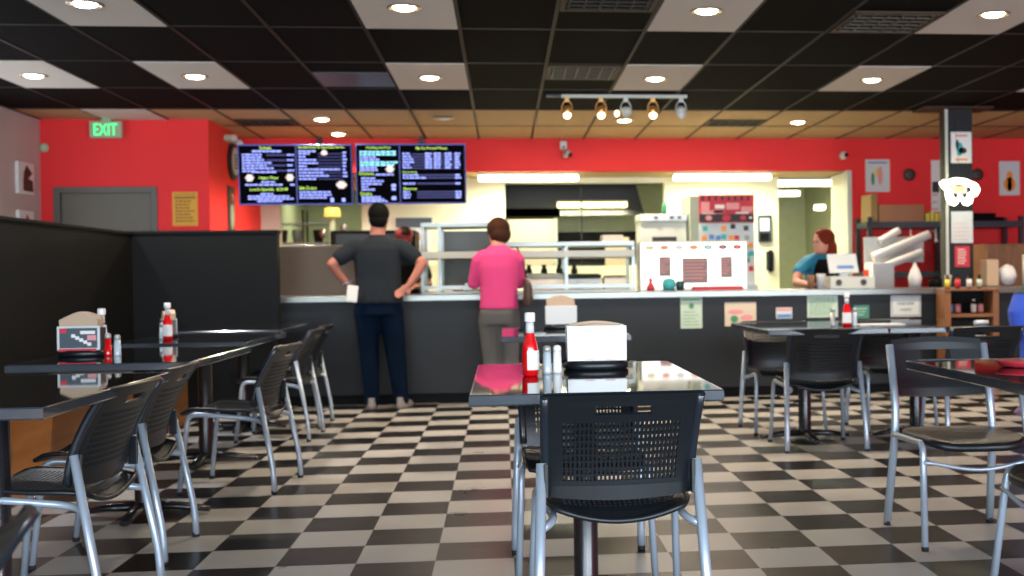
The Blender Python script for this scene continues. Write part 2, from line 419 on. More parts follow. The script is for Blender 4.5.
# track with five spot heads
t = thing('track_light', 'white ceiling track carrying five adjustable spot heads', 'track light', (1.1, 10.4, 2.69))
obj('track_rail', bx(BM(), .535, 1.665, 10.38, 10.42, 2.70, CEIL-.006, .004), 'white_enamel', t)
obj('power_feed', bx(BM(), .40, .533, 10.375, 10.425, 2.705, CEIL-.006, .006), 'rack_grey', t)
for k, (x, st) in enumerate(((.583, 'c'), (.887, 'c'), (1.11, 'w'), (1.355, 'c'), (1.61, 'd'))):
    b = BM(); bx(b, x-.02, x+.02, 10.385, 10.415, 2.665, 2.699)
    r = .045
    tube(b, [(x+.047*math.cos(a), 10.4, 2.60+.075*math.sin(a)) for a in [PI+.2+(-PI-.4)*i/12 for i in range(13)]], .006, 6)
    h = obj('spot_head', b, 'copper' if st == 'c' else 'machine_grey', t)
    b = lathe(BM(), [(.018, .05), (.035, .04), (.048, 0), (.044, -.03)], (0, 0, 0), 18)
    rot = {0: (.5, .3), 1: (.6, 0), 2: (.2, 1.3), 3: (.7, -.2), 4: (.4, 0)}[k]
    b.transform(Matrix.Translation((x, 10.4, 2.575)) @ Matrix.Rotation(rot[0], 4, 'X') @ Matrix.Rotation(rot[1], 4, 'Y'))
    obj('lamp_shade', b, 'copper' if k in (0, 1, 3) else 'white_enamel', h)
    if k != 2: obj('bulb', ball(BM(), (x, 10.385, 2.545), .035, 14), 'spot_glow' if k < 4 else 'spot_off', h)
    else: obj('bulb', ball(BM(), (x-.08, 10.40, 2.56), .022, 12, (1, 1, 1.3)), 'spot_glow', h)

# ================================================================ PILLAR
t = thing('pillar', 'dark grey square pillar with a bright metal corner strip beside the sauce rack', 'pillar', (4.46, 11.13, 0))
obj('shaft', bx(BM(), 4.318, 4.605, 11.07, 11.19, 0, CEIL-.028), 'charcoal_paint', t)
obj('corner_strip', bx(BM(), 4.325, 4.352, 11.055, 11.069, .97, CEIL-.03, .002), 'white_enamel', t)
obj('ceiling_plate', bx(BM(), 4.10, 4.80, 11.0, 11.345, CEIL-.028, CEIL-.008), 'grid_brown', t)
def poster(x0, x1, z0, z1, y, label, m, marks=(), name='poster', cat='poster', frame=None, thick=.006):
    t = thing(name, label, cat, ((x0+x1)/2, y, z0))
    obj('sheet', bx(BM(), x0, x1, y-thick, y, z0, z1), m, t)
    w, h = x1-x0, z1-z0
    for k, (kind, mm, a) in enumerate(marks):
        yy = y-thick-.0005
        if kind == 't':
            s, cx, cz, tw, th = a
            obj('lettering', text_bm(s, w*tw, h*th, (x0+w*cx, yy, z0+h*cz)), mm, t)
        elif kind == 'b':
            ax, bx_, az, bz = a
            obj('printed_block', bx(BM(), x0+w*ax, x0+w*bx_, yy-.001, yy+.0004, z0+h*az, z0+h*bz), mm, t)
        elif kind == 'p':
            bb = BM()
            for ax, bx_, az, bz in a: bx(bb, x0+w*ax, x0+w*bx_, yy-.001, yy+.0004, z0+h*az, z0+h*bz)
            obj('printed_lines', bb, mm, t)
        elif kind == 'e':
            cx, cz, rx, rz = a; bb = BM()
            prism(bb, [(x0+w*cx+w*rx*math.cos(q), z0+h*cz+h*rz*math.sin(q)) for q in [2*PI*i/20 for i in range(20)]], yy-.0015, yy+.0004)
            obj('printed_shape', bb, mm, t)
    return t
def lines(n, x0=.12, x1=.88, z0=.1, z1=.6, th=.03, seed=1):
    rnd = random.Random(seed); out = []
    for k in range(n):
        z = z1-(z1-z0)*k/max(1, n-1); x = x0
        end = x0+(x1-x0)*rnd.uniform(.7, 1)
        while x < end:
            ww = rnd.uniform(.05, .16); out.append((x, min(x+ww, end), z, z+th)); x += ww+.03
    return out
poster(4.385, 4.595, 2.175, 2.48, 11.07, 'framed pale poster with a blue drawing, high on the dark pillar', 'paper', (('e', 'ink_teal', (.42, .45, .16, .22)), ('e', 'ink_dark', (.55, .4, .2, .10)), ('e', 'ink_dark', (.3, .6, .08, .16)), ('b', 'ink_pink', (.25, .8, .84, .92)), ('b', 'ink_orange', (.2, .8, .08, .14))))
poster(4.38, 4.60, 1.39, 1.70, 11.07, 'blank-looking white sheet on the pillar below the neon sign', 'paper_cool', (('p', 'ink_pink', lines(5, seed=4, th=.02)),))
t = poster(4.415, 4.565, 1.155, 1.36, 11.07, 'small red notice with white writing, lowest on the dark pillar', 'ink_red', (('p', 'paper', lines(6, .2, .8, .15, .8, .06, 9)),))
# neon pig
t = thing('neon_sign', 'glowing white neon sign shaped like a pig hanging before the pillar', 'neon sign', (4.37, 10.8, 1.72))
out = [(270, 205), (300, 187), (345, 190), (380, 176), (430, 170), (500, 180), (560, 203), (600, 218), (622, 262), (600, 303), (560, 318), (552, 362), (520, 384), (482, 376), (458, 335), (435, 330), (424, 365), (398, 385), (352, 370), (328, 320), (322, 262), (290, 236)]
def pg(s, cx=455, cv=262): return [(4.169+((cx+(u-cx)*s)-270)/355*.39, 10.8, 2.005-((cv+(v-cv)*s)-165)/225*.262) for u, v in out]
obj('neon_tube', tube(BM(), pg(1.), .010, 8, closed=True), 'neon_white', t)
obj('neon_tube', tube(BM(), pg(.82), .010, 8, closed=True), 'neon_white', t)  # inner outline added to fill the pig in like neon bloom
obj('neon_tube', tube(BM(), pg(.66), .012, 8, closed=True), 'neon_white', t)  # innermost outline, also added as bloom, not a separate tube
obj('neon_tube', tube(BM(), [(4.34+.06*math.cos(q), 10.775, 1.90+.014*math.sin(q)) for q in [2*PI*i/18 for i in range(18)]], .012, 8, closed=True), 'neon_orange', t)
obj('hanging_wire', tube(BM(), [(4.37, 10.81, 2.0), (4.37, 10.9, 2.4), (4.37, 10.95, CEIL-.03)], .002, 5), 'rack_grey', t)
obj('backing_plate', bx(BM(), 4.30, 4.44, 10.815, 10.822, 1.86, 1.93), 'paper_cool', t)
obj('mount_arm', bx(BM(), 4.36, 4.39, 10.822, 11.068, 1.88, 1.91), 'rack_grey', t)

# ================================================================ SIGNS ON RED WALLS
poster(4.37, 4.67, 2.09, 2.48, 13.735, 'framed light poster with red and green drawing on red wall left of pillar', 'paper_cool', (('e', 'ink_pink', (.6, .5, .1, .3)), ('e', 'ink_green', (.3, .4, .07, .2)), ('e', 'yellow_label', (.45, .6, .07, .14)), ('b', 'ink_blue', (.1, .9, .88, .93))))
poster(5.19, 5.30, 1.60, 2.47, 13.735, 'tall narrow white poster on red wall half hidden by the pillar', 'paper', (('b', 'ink_dark', (.1, .9, .55, .7)), ('p', 'ink_pink', lines(5, .1, .9, .1, .5, .03, 3))))
poster(6.05, 6.31, 2.04, 2.455, 13.735, 'framed poster with an orange figure on red wall at far right', 'paper_cool', (('e', 'ink_orange', (.5, .55, .16, .16)), ('e', 'ink_orange', (.5, .32, .30, .2)), ('e', 'ink_pink', (.5, .3, .12, .2))))
for x, l in ((4.913, 'dark round ornament on the red wall between poster and pillar'), (5.77, 'dark round ornament on the red wall right of the pillar')):
    b = BM(); b2 = lathe(b, [(.075, 0), (.075, .02), (.05, .028), (.02, .03)], (0, 0, 0), 20); b.transform(Matrix.Translation((x, 13.735, 2.295)) @ Matrix.Rotation(PI/2, 4, 'X'))
    single('wall_ornament', b, 'leather_brown', l, 'ornament')
# yellow notice by the door
poster(-3.29, -3.045, 1.665, 2.005, 12.10, 'yellow notice with dark printing on the red wall right of the grey door', 'yellow_paper', (('b', 'yellow_ink', (.08, .92, .80, .86)), ('p', 'yellow_ink', lines(7, .12, .88, .12, .70, .05, 11)), ('t', 'yellow_ink', ('NOTICE', .5, .92, .8, .07))), name='notice')
# exit sign
t = thing('exit_sign', 'green lit EXIT sign hanging below the ceiling over the door', 'exit sign', (-3.885, 12.0, 2.53))
obj('housing', bx(BM(), -4.04, -3.735, 11.98, 12.04, 2.535, 2.70, .01), 'exit_white', t)
obj('lettering', text_bm('EXIT', .22, .115, (-3.885, 11.979, 2.617), depth=.004), 'exit_green', t)
obj('ceiling_bracket', bx(BM(), -3.93, -3.84, 11.99, 12.03, 2.70, CEIL-.011), 'exit_white', t)
# left wall bits
b = BM(); ball(b, (-4.50, 12.07, 2.447), .045, 14, (1, .8, 1)); single('alarm_sensor', b, 'exit_white', 'small round cream sensor in the corner of white and red walls', 'sensor')
def sidepic(y0, y1, z0, z1, x, face, label, m1, m2, cat='picture'):
    t = thing('wall_picture', label, cat, (x, (y0+y1)/2, z0)); s = 1 if face > 0 else -1
    obj('frame', bx(BM(), min(x, x+s*.03), max(x, x+s*.03), y0, y1, z0, z1), m1, t)
    b = BM(); prof = [(y0+.1, z0+.03), (y1-.03, z0+.03), (y1-.04, z0+(z1-z0)*.45), (y0+(y1-y0)*.6, z0+(z1-z0)*.5), (y1-.05, z0+(z1-z0)*.7), (y0+(y1-y0)*.5, z0+(z1-z0)*.92), (y0+.12, z0+(z1-z0)*.7), (y0+.1, z0+(z1-z0)*.45)]
    a_ = [b.verts.new((x+s*.031, y, z)) for y, z in prof]; c_ = [b.verts.new((x+s*.034, y, z)) for y, z in prof]
    b.faces.new(a_); b.faces.new(c_)
    for i in range(len(prof)): b.faces.new((a_[i], a_[(i+1) % len(prof)], c_[(i+1) % len(prof)], c_[i]))
    obj('image_shape', b, m2, t); return t
sidepic(11.50, 11.86, 1.96, 2.26, -4.55, 1, 'small framed picture of a dark figure on the white side wall', 'paper', 'leather_brown')
sidepic(11.50, 11.84, 1.40, 1.80, -4.55, 1, 'second framed picture on white side wall, just above the booth partition', 'paper', 'ink_red')
# round sign + banner on the red return wall
t = thing('round_wall_sign', 'round black sign with pale face on the side of the red return wall', 'sign', (-2.93, 13.1, 2.2))
b = lathe(BM(), [(.20, 0), (.205, .02), (.19, .035), (.10, .04)], (0, 0, 0), 32); b.transform(Matrix.Translation((-2.93, 13.1, 2.41)) @ Matrix.Rotation(PI/2, 4, 'Y')); obj('rim', b, 'black_plastic', t)
b = lathe(BM(), [(.15, 0), (.15, .006)], (0, 0, 0), 32); b.transform(Matrix.Translation((-2.893, 13.1, 2.41)) @ Matrix.Rotation(PI/2, 4, 'Y')); obj('face', b, 'paper_cool', t)
b = BM()
for k in range(5): bx(b, -2.886, -2.884, 13.02, 13.18, 2.33+k*.035, 2.345+k*.035)
obj('printed_lines', b, 'ink_dark', t)
t = thing('wall_banner', 'tall dark hanging banner below the round sign on the return wall', 'banner', (-2.92, 13.0, 1.62))
obj('cloth', bx(BM(), -2.928, -2.915, 12.86, 13.14, 1.60, 2.13), 'leather_brown', t)
b = ball(BM(), (-2.91, 13.0, 2.02), .05, 12, (.3, 1, 1)); obj('printed_shape', b, 'cardboard', t)
b = ball(BM(), (-2.91, 13.0, 1.80), .09, 12, (.1, 1, 1.6)); obj('printed_shape', b, 'machine_green', t)
# emergency lights and cameras
t = thing('emergency_light', 'twin-head emergency light high on the red return wall', 'emergency light', (-2.93, 12.9, 2.6))
obj('housing', bx(BM(), -2.93, -2.86, 12.75, 13.05, 2.60, 2.66, .01), 'exit_white', t)
obj('lamp_head', ball(BM(), (-2.83, 12.76, 2.625), .04, 12), 'white_enamel', t); obj('lamp_head', ball(BM(), (-2.83, 13.04, 2.605), .04, 12), 'spot_off', t)
t = thing('security_camera', 'grey security camera on the red soffit under the tan ceiling', 'camera', (.73, 13.66, 2.5))
obj('mount', bx(BM(), .68, .76, 13.66, 13.735, 2.60, 2.70, .008), 'machine_grey', t)
obj('arm', tube(BM(), [(.72, 13.67, 2.64), (.72, 13.62, 2.58)], .015), 'machine_grey', t)
b = lathe(BM(), [(.02, .06), (.036, .04), (.036, -.05), (.03, -.06)], (0, 0, 0), 16); b.transform(Matrix.Translation((.755, 13.60, 2.54)) @ Matrix.Rotation(1.2, 4, 'X') @ Matrix.Rotation(.5, 4, 'Y')); obj('camera_body', b, 'machine_grey', t)
obj('lens', ball(BM(), (.79, 13.55, 2.525), .024, 10), 'shoe_black', t)
t = thing('security_camera', 'small white camera at the right end of the red soffit', 'camera', (4.08, 13.68, 2.48))
obj('camera_body', ball(BM(), (4.08, 13.67, 2.525), .05, 14), 'white_enamel', t); obj('lens', ball(BM(), (4.10, 13.63, 2.525), .026, 10), 'shoe_black', t)

# ================================================================ MENU SCREENS
def screen(x0, x1, y, z0, z1, label, layout):
    cx, cz = (x0+x1)/2, (z0+z1)/2; w, h = x1-x0, z1-z0
    t = thing('menu_screen', label, 'screen', (cx, y, z0))
    parts = []
    parts.append(obj('bezel', bx(BM(), -w/2, w/2, 0, .05, -h/2, h/2, .006), 'bezel', t, False))
    parts.append(obj('bezel_edge', tube(BM(), [(-w/2+.008, -.002, -h/2+.008), (w/2-.008, -.002, -h/2+.008), (w/2-.008, -.002, h/2-.008), (-w/2+.008, -.002, h/2-.008)], .007, 6, closed=True), 'bezel_glow', t, False))
    parts.append(obj('display', bx(BM(), -w/2+.022, w/2-.022, -.003, .001, -h/2+.022, h/2-.022), 'dark_screen', t, False))
    groups = {}
    for it in layout:
        if it[0] == 't':
            _, s, u, v, tw, th, mm = it
            parts.append(obj('lettering', text_bm(s, tw*w, th*h, (-w/2+u*w, -.004, h/2-v*h)), mm, t, False))
        else:
            _, u0, u1, v0, v1, mm = it
            b = groups.setdefault(mm, BM())
            bx(b, -w/2+u0*w, -w/2+u1*w, -.006 if mm != 'txt_navy' else -.0042, -.0035, h/2-v1*h, h/2-v0*h)
    for mm, b in groups.items():
        parts.append(obj('menu_lines' if mm != 'txt_food' else 'food_picture', b, mm, t, False))
    for p in parts: p.data.transform(Matrix.Translation((0, 0, h/2)) @ Matrix.Rotation(.10, 4, 'X'))
    b = BM(); bx(b, cx-.02, cx+.02, y+.04, 13.60, cz+.02, cz+.06); bx(b, cx-.03, cx+.03, 13.56, 13.60, cz+.06, CEIL-.006); obj('mount_arm', b, 'black_metal', t)
    return t
def words(u0, u1, v, mm='txt_blue', th=.026, seed=0):
    rnd = random.Random(seed*977+int(v*1000)); out = []; u = u0
    while u < u1-.012:
        ww = rnd.uniform(.02, .05); e = min(u+ww, u1); out.append(('b', u, e, v-th/2, v+th/2, mm)); u = e+.007
    return out
def blob(u, v, r):
    out = []; r *= .8
    for k in range(-2, 3):
        hw = r*random.uniform(.8, 1.2)*math.sqrt(max(.1, 1-(k/2.6)**2)); out.append(('b', u-hw, u+hw, v+k*r*.62-r*.31, v+k*r*.62+r*.31, 'txt_food'))
    return out
L = [('t', 'Salads', .245, .06, .105, .045, 'txt_lime'), ('t', 'Sandwiches & Specialty Items', .73, .055, .40, .05, 'txt_lime')]
L += words(.13, .40, .115, 'txt_blue', .03, 1)
for k, e in enumerate((.17, .17, .19, .27, .21, .27, .12)): L += words(.04, .04+e, .17+k*.045, seed=k+2)
for k in range(4): L += words(.43, .49, .175+k*.085, seed=k+20); L.append(('b', .25, .42, .165+k*.085, .19+k*.085, 'txt_navy'))
L += words(.12, .34, .455, seed=31); L += blob(.10, .55, .045); L += blob(.45, .545, .045)
L += [('t', 'Happy Plates', .265, .555, .17, .055, 'txt_lime')]
L += words(.20, .32, .62, seed=33)+words(.06, .40, .665, seed=34)+words(.45, .49, .665, seed=35)
L += [('t', 'Lunch Specials  $10.49', .265, .745, .33, .06, 'txt_lime')]
for k, (a, e) in enumerate(((.19, .30), (.08, .44), (.08, .48), (.16, .38))): L += words(a, e, .815+k*.04, seed=40+k)
L += [('b', .505, .512, .03, .97, 'bezel_glow')]
L += words(.53, .68, .115, 'txt_blue', .026, 50); L += blob(.755, .14, .035)
for k, e in enumerate((.10, .06, .16, .17, .07, .36, .22, .26, .15)): L += words(.53, .53+e, .155+k*.052, seed=60+k); L.append(('b', .70, .91, .15+k*.052, .165+k*.052, 'txt_navy'))
for k in range(8): L += words(.915, .955, .14+k*.055, seed=80+k)
L += blob(.90, .67, .05); L += [('t', 'Side Orders', .605, .72, .15, .055, 'txt_lime')]
for k, e in enumerate((.28, .28, .24)): L += words(.53, .53+e, .79+k*.045, seed=90+k)
L += words(.80, .83, .92, 'txt_blue', .07, 5)+words(.90, .93, .92, 'txt_blue', .06, 6)
screen(-2.625, -1.50, 12.0, 1.862, 2.470, 'left black menu screen with yellow headings hanging over the counter', L)
R_ = [('t', 'Cooking the Meat', .21, .07, .22, .05, 'txt_lime'), ('t', 'By the Pound Meats', .69, .08, .28, .055, 'txt_lime')]
for k, (e, mm) in enumerate(((.34, 'txt_cyan'), (.34, 'txt_cyan'), (.16, 'txt_blue'), (.18, 'txt_blue'), (.34, 'txt_cyan'), (.32, 'txt_cyan'), (.15, 'txt_blue'), (.16, 'txt_blue'))): R_ += words(.04, .04+e, .135+k*.043, mm, .028, 100+k)
R_ += blob(.31, .42, .045)
R_ += [('t', 'Desserts', .10, .49, .13, .05, 'txt_lime')]+words(.18, .34, .51, 'txt_blue', .025, 121)
for k, e in enumerate((.14, .20, .18, .06, .12)): R_ += words(.05, .05+e, .57+k*.047, seed=130+k)
R_ += words(.32, .36, .69, 'txt_blue', .05, 7)+words(.32, .36, .75, 'txt_blue', .04, 8)+[('t', 'Drinks', .09, .825, .10, .05, 'txt_lime')]
for k in range(3): R_ += words(.05, .22+.03*k, .88+k*.035, seed=140+k)
R_ += words(.32, .36, .90, 'txt_blue', .06, 9)
R_ += [('b', .395, .402, .03, .97, 'bezel_glow')]
for k in range(6):
    R_.append(('b', .51, .95, .165+k*.046, .185+k*.046, 'txt_navy')); R_ += words(.425, .49+.015*(k % 4), .165+k*.046, seed=150+k)
    for q in range(4): R_ += words((.63, .71, .81, .90)[q], (.69, .77, .87, .95)[q], .165+k*.046, 'txt_blue', .03, 160+k*4+q)
R_ += [('t', 'Family Packs', .49, .475, .13, .04, 'txt_lime'), ('t', 'Extras', .49, .745, .12, .04, 'txt_lime')]
for k, v in enumerate((.52, .565, .66, .80, .845, .89)):
    R_.append(('b', .55, .95, v-.012, v+.012, 'txt_navy')); R_ += words(.425, .425+(.14, .21, .11, .06, .07, .06)[k], v, seed=190+k); R_ += words(.90, .955, v, 'txt_blue', .03, 200+k)
screen(-1.47, -.365, 12.0, 1.865, 2.475, 'right black menu screen with four price columns hanging over the counter', R_)

# ================================================================ COUNTER
t = thing('service_counter', 'long charcoal service counter with a stainless steel top', 'counter', (1.7, 10.7, 0))
obj('body', bx(BM(), -2.9, 6.8, 10.42, 11.0, .09, .905), 'charcoal_paint', t)
obj('toe_kick', bx(BM(), -2.9, 6.8, 10.47, 10.98, 0, .09), 'booth_paint', t)
obj('countertop', bx(BM(), -2.95, 4.25, 10.38, 11.05, .906, .962, .006), 'steel', t)
obj('end_top', bx(BM(), 4.26, 6.85, 10.38, 11.04, .906, .962, .006), mat('laminate_grey', (.12, .11, .10), .4), t)
def paper_lines(n, seed, z1=.75): return ('p', 'ink_green', lines(n, .12, .88, .12, z1, .025, seed))
YF = 10.42
poster(1.586, 1.783, .625, .915, YF, 'tall pale green notice taped to the counter front', 'paper_green', (('e', 'ink_green', (.5, .7, .12, .09)), ('b', 'ink_green', (.05, .95, .88, .93)), ('p', 'ink_green', lines(5, .12, .88, .1, .5, .02, 21))), name='notice')
poster(1.99, 2.28, .64, .855, YF, 'cream card with a red map-like drawing on the counter front', mat('paper_cream', (.66, .56, .42), .7), (('e', 'ink_pink', (.35, .6, .25, .10)), ('e', 'ink_green', (.3, .3, .12, .15)), ('e', 'ink_pink', (.7, .35, .2, .12))), name='notice')
poster(2.465, 2.612, .70, .80, YF, 'small pink and blue card on the counter front', 'paper_cool', (('b', 'ink_blue', (.05, .95, .08, .4)), ('b', 'ink_pink', (.05, .95, .7, .92))), name='notice')
poster(2.755, 3.04, .705, .912, YF, 'wide pale green printed sheet on the counter front', 'paper_green', (('p', 'ink_green', lines(8, .08, .92, .12, .82, .03, 22)),), name='notice')
poster(3.19, 3.335, .69, .81, YF, 'small dark green card on counter front behind the sauce bottle', mat('card_green', (.05, .22, .16), .6), (('p', 'paper_green', lines(3, .15, .85, .25, .7, .08, 23)),), name='notice')
poster(3.54, 3.825, .70, .895, YF, 'white sign with a dark border and two printed lines on the counter front', 'paper_cool', (('t', 'ink_dark', ('PLEASE ORDER', .5, .62, .55, .13)), ('t', 'ink_dark', ('HERE', .5, .33, .36, .12)), ('p', 'ink_dark', [(.04, .96, .05, .07), (.04, .96, .93, .95), (.04, .05, .05, .95), (.95, .96, .05, .95)])), name='sign', cat='sign')

# steel backsplash on the left of the counter
t = thing('steel_splash_guard', 'brown tinted stainless splash guard on the counter beside the booth', 'splash guard', (-1.9, 10.95, .962))
obj('panel', bx(BM(), -2.90, -1.08, 10.90, 10.93, .963, 1.41, .004), 'steel_brown', t)
obj('top_lip', tube(BM(), [(-2.90, 10.915, 1.415), (-1.08, 10.915, 1.415)], .012), 'steel', t)
for x in (-2.85, -1.12): obj('bracket', bx(BM(), x-.015, x+.015, 10.93, 11.02, .963, 1.38), 'steel', t)

# serving line with glass and shelves
def servery(name, x0, x1, ztop, label):
    t = thing(name, label, 'serving unit', ((x0+x1)/2, 11.3, 0))
    for x in (x0, x1-.03, x0+.16 if ztop > 1.5 else x0+.6):
        for y in (11.07, 11.58): obj('post', bx(BM(), x, x+.03, y, y+.03, 0, ztop), 'steel', t)
    obj('top_beam', bx(BM(), x0, x1, 11.06, 11.62, ztop, ztop+.045, .005), 'steel', t)
    obj('shelf', bx(BM(), x0, x1, 11.055, 11.62, 1.29, 1.355, .006), 'white_enamel', t)
    obj('lower_shelf', bx(BM(), x0, x1, 11.06, 11.62, .88, .98, .004), 'steel', t)
    obj('front_rail', bx(BM(), x0, x1, 11.054, 11.07, 1.0, 1.035), 'steel', t)
    b = BM(); prism(b, [(11.285, 1.04), (11.292, 1.04), (11.098, 1.287), (11.090, 1.287)], x0+.03, x1-.03)
    b.transform(Matrix(((0, 1, 0, 0), (1, 0, 0, 0), (0, 0, 1, 0), (0, 0, 0, 1)))); obj('glass_guard', b, 'glass', t)
    if ztop > 1.5: obj('back_panel', bx(BM(), x0+.19, x1-.04, 11.615, 11.625, .99, 1.57), mat('case_back', (.09, .085, .07), .4, metal=.3), t)
    return t
servery('glass_serving_case', -.77, -.03, 1.585, 'tall glass-fronted steel display case left of the person in pink')
servery('serving_shelf_unit', -.02, 1.25, 1.395, 'long steel serving shelf right of the person in pink')
# contents
rnd = random.Random(3)
for k in range(4):
    x = -.48+k*.11
    b = bx(BM(), x, x+.09, 11.2, 11.4, .981, 1.04+.02*(k % 2), .006)
    single('food_pan', b, 'steel' if k % 2 else 'cardboard', ['brown food container, leftmost on the lower shelf of the display case', 'steel pan beside the brown container in the display case', 'brown food container between two steel pans in the display case', 'steel pan at the right end of the display case shelf'][k], 'pan')
for k, (x, w_, h_, m_, l_) in enumerate(((.22, .36, .16, 'beige_panel', 'wide beige food well under the serving shelf, left one'), (.60, .34, .15, 'paper_cool', 'pale food well in the middle under the serving shelf'), (.97, .22, .12, 'beige_panel', 'small beige food well at the right end under the serving shelf'))):
    b = BM(); bx(b, x, x+w_, 11.25, 11.5, .982, .992); bx(b, x, x+w_, 11.25, 11.26, .992, .982+h_); bx(b, x, x+w_, 11.49, 11.5, .992, .982+h_); bx(b, x, x+.01, 11.26, 11.49, .992, .982+h_); bx(b, x+w_-.01, x+w_, 11.26, 11.49, .992, .982+h_)
    tr = thing('serving_tray', l_, 'tray', (x+w_/2, 11.375, .982)); obj('pan_body', b, m_, tr)
    obj('food', bx(BM(), x+.012, x+w_-.012, 11.262, 11.488, .993, .982+h_+(.012 if k == 2 else .004), .01), ['machine_green', 'wood_shelf', 'ink_red'][k], tr)
single('takeout_box', bx(BM(), .96, 1.17, 11.35, 11.55, 1.441, 1.51, .01), 'beige_panel', 'pale cardboard box standing on top of the serving shelf unit', 'box')
for k in range(5):
    x = .10+.15*k
    single('spice_jar', lathe(BM(), [(.03, 0), (.032, .20), (.02, .22), (.022, .25)], (x, 11.545, .981), 12), ['leather_brown', 'cardboard', 'ink_dark', 'wood_shelf', 'ink_dark'][k] if False else ('leather_brown' if k % 2 else 'ink_dark'), 'tall dark bottle at the back of the lower serving shelf', 'jar', 'dark bottles at the back of the serving unit')

# glowing price board
t = thing('lightbox', 'bright white backlit price board with a row of round drink logos', 'lightbox', (1.84, 11.3, .962))
obj('case', bx(BM(), 1.30, 2.355, 11.12, 11.26, .50, 1.435, .006), 'white_enamel', t)
obj('stand', bx(BM(), 1.32, 2.33, 11.14, 11.24, 0, .5), 'machine_grey', t)
obj('lit_face', bx(BM(), 1.315, 2.34, 11.112, 11.121, .975, 1.42), 'menu_light', t)
cols = ['yellow_label', 'ink_orange', 'paper_cool', 'ink_orange', 'ink_teal', 'ink_dark', 'ink_red']
for k in range(7):
    x = 1.40+.142*k; bb = BM(); prism(bb, [(x+.042*math.cos(q), 1.375+.022*math.sin(q)) for q in [2*PI*i/16 for i in range(16)]], 11.109, 11.1115)
    lg = obj('drink_logo', bb, cols[k], t)
    bb = BM(); prism(bb, [(x+.024*math.cos(q), 1.375+.009*math.sin(q)) for q in [2*PI*i/12 for i in range(12)]], 11.107, 11.1085); obj('logo_center', bb, 'paper' if k in (0, 2, 4) else 'ink_pink', lg)
for x0, x1, z0, z1 in ((1.49, 1.60, 1.10, 1.285), (2.09, 2.20, 1.08, 1.28), (1.715, 1.96, 1.03, 1.27)):
    pn = obj('price_panel', bx(BM(), x0, x1, 11.107, 11.1115, z0, z1), mat('panel_lilac', (.26, .20, .20), .8, emit=.03, spec=.1), t)
    bb = BM()
    for q in range(6): bx(bb, x0+.01, x1-.02*(q % 3)-.005, 11.105, 11.1065, z1-.03-(z1-z0-.04)*q/6, z1-.022-(z1-z0-.04)*q/6)
    obj('printed_lines', bb, 'ink_pink', pn)
# things in front of lightbox on the counter
t = thing('red_tray', 'long red tray on the counter before the lit price board', 'tray', (2.02, 10.97, .963))
b = BM(); bx(b, 1.79, 2.26, 10.88, 11.04, .963, .968); bx(b, 1.79, 2.26, 10.88, 10.89, .968, .998); bx(b, 1.79, 2.26, 11.03, 11.04, .968, .998); bx(b, 1.79, 1.80, 10.89, 11.03, .968, .998); bx(b, 2.25, 2.26, 10.89, 11.03, .968, .998)
obj('tray_body', b, 'ink_red', t); obj('paper_liner', bx(BM(), 1.81, 2.24, 10.895, 11.025, .969, .99), 'napkin', t)
b = lathe(BM(), [(.035, 0), (.04, .03), (.012, .08), (.02, .10), (.006, .125)], (1.385, 10.95, .963), 16); single('figurine', b, 'ink_red', 'small red pointed ornament at the left foot of the price board', 'ornament')
b = lathe(BM(), [(.05, 0), (.065, .05), (.055, .10), (.03, .115)], (1.56, 10.95, .963), 18); single('decorated_jar', b, 'ink_teal', 'round turquoise jar on the counter before the price board', 'jar')
b = lathe(BM(), [(.04, 0), (.042, .07), (.03, .09)], (1.67, 10.98, .963), 16); single('dark_jar', b, mat('dark_green', (.01, .06, .06), .3), 'dark green jar right of the turquoise jar', 'jar')

# soda fountain
t = thing('soda_fountain', 'tall drinks machine with red and white picture panels', 'drinks machine', (2.29, 12.4, 0))
obj('cabinet', bx(BM(), 1.97, 2.66, 12.22, 12.8, 0, 1.95, .01), 'machine_green', t)
obj('header_panel', bx(BM(), 2.07, 2.66, 12.20, 12.219, 1.66, 1.955), 'ink_red', t)
bb = BM()
for k in range(8): bx(bb, 2.095+k*.070, 2.12+k*.070, 12.195, 12.199, 1.895, 1.945)
obj('printed_bottles', bb, 'ink_dark', t)
bb = BM()
for k, (a, c, z0, z1) in enumerate(((2.09, 2.18, 1.79, 1.88), (2.22, 2.33, 1.76, 1.80), (2.36, 2.50, 1.80, 1.87), (2.52, 2.64, 1.77, 1.83), (2.09, 2.34, 1.765, 1.79))): bx(bb, a, c, 12.194, 12.1985, z0, z1)
obj('printed_blocks', bb, 'ink_pink', t)
bb = BM()
for a, c, z0, z1 in ((2.10, 2.24, 1.755, 1.762), (2.24, 2.34, 1.81, 1.85), (2.46, 2.60, 1.755, 1.77)): bx(bb, a, c, 12.193, 12.1975, z0, z1)
obj('printed_stripes', bb, 'paper', t)
obj('black_band', bx(BM(), 2.07, 2.66, 12.193, 12.199, 1.67, 1.75), 'ink_dark', t)
for x, r, mm in ((2.17, .035, 'ink_pink'), (2.36, .045, 'ink_red'), (2.54, .032, 'ink_red'), (2.62, .016, 'paper')):
    bb = BM(); prism(bb, [(x+r*math.cos(q), 1.71+r*.8*math.sin(q)) for q in [2*PI*i/18 for i in range(18)]], 12.186, 12.1925); obj('round_logo', bb, mm, t)
obj('lower_panel', bx(BM(), 2.07, 2.66, 12.20, 12.219, 1.0, 1.655), 'paper_cool', t)
pal = ['ink_teal', 'ink_orange', 'ink_dark', 'leather_brown', 'ink_orange', 'ink_blue', 'ink_blue', 'ink_teal', 'ink_orange', 'ink_red', 'machine_green', 'ink_red', 'ink_orange', 'ink_teal', 'ink_teal', 'ink_green', 'ink_red']
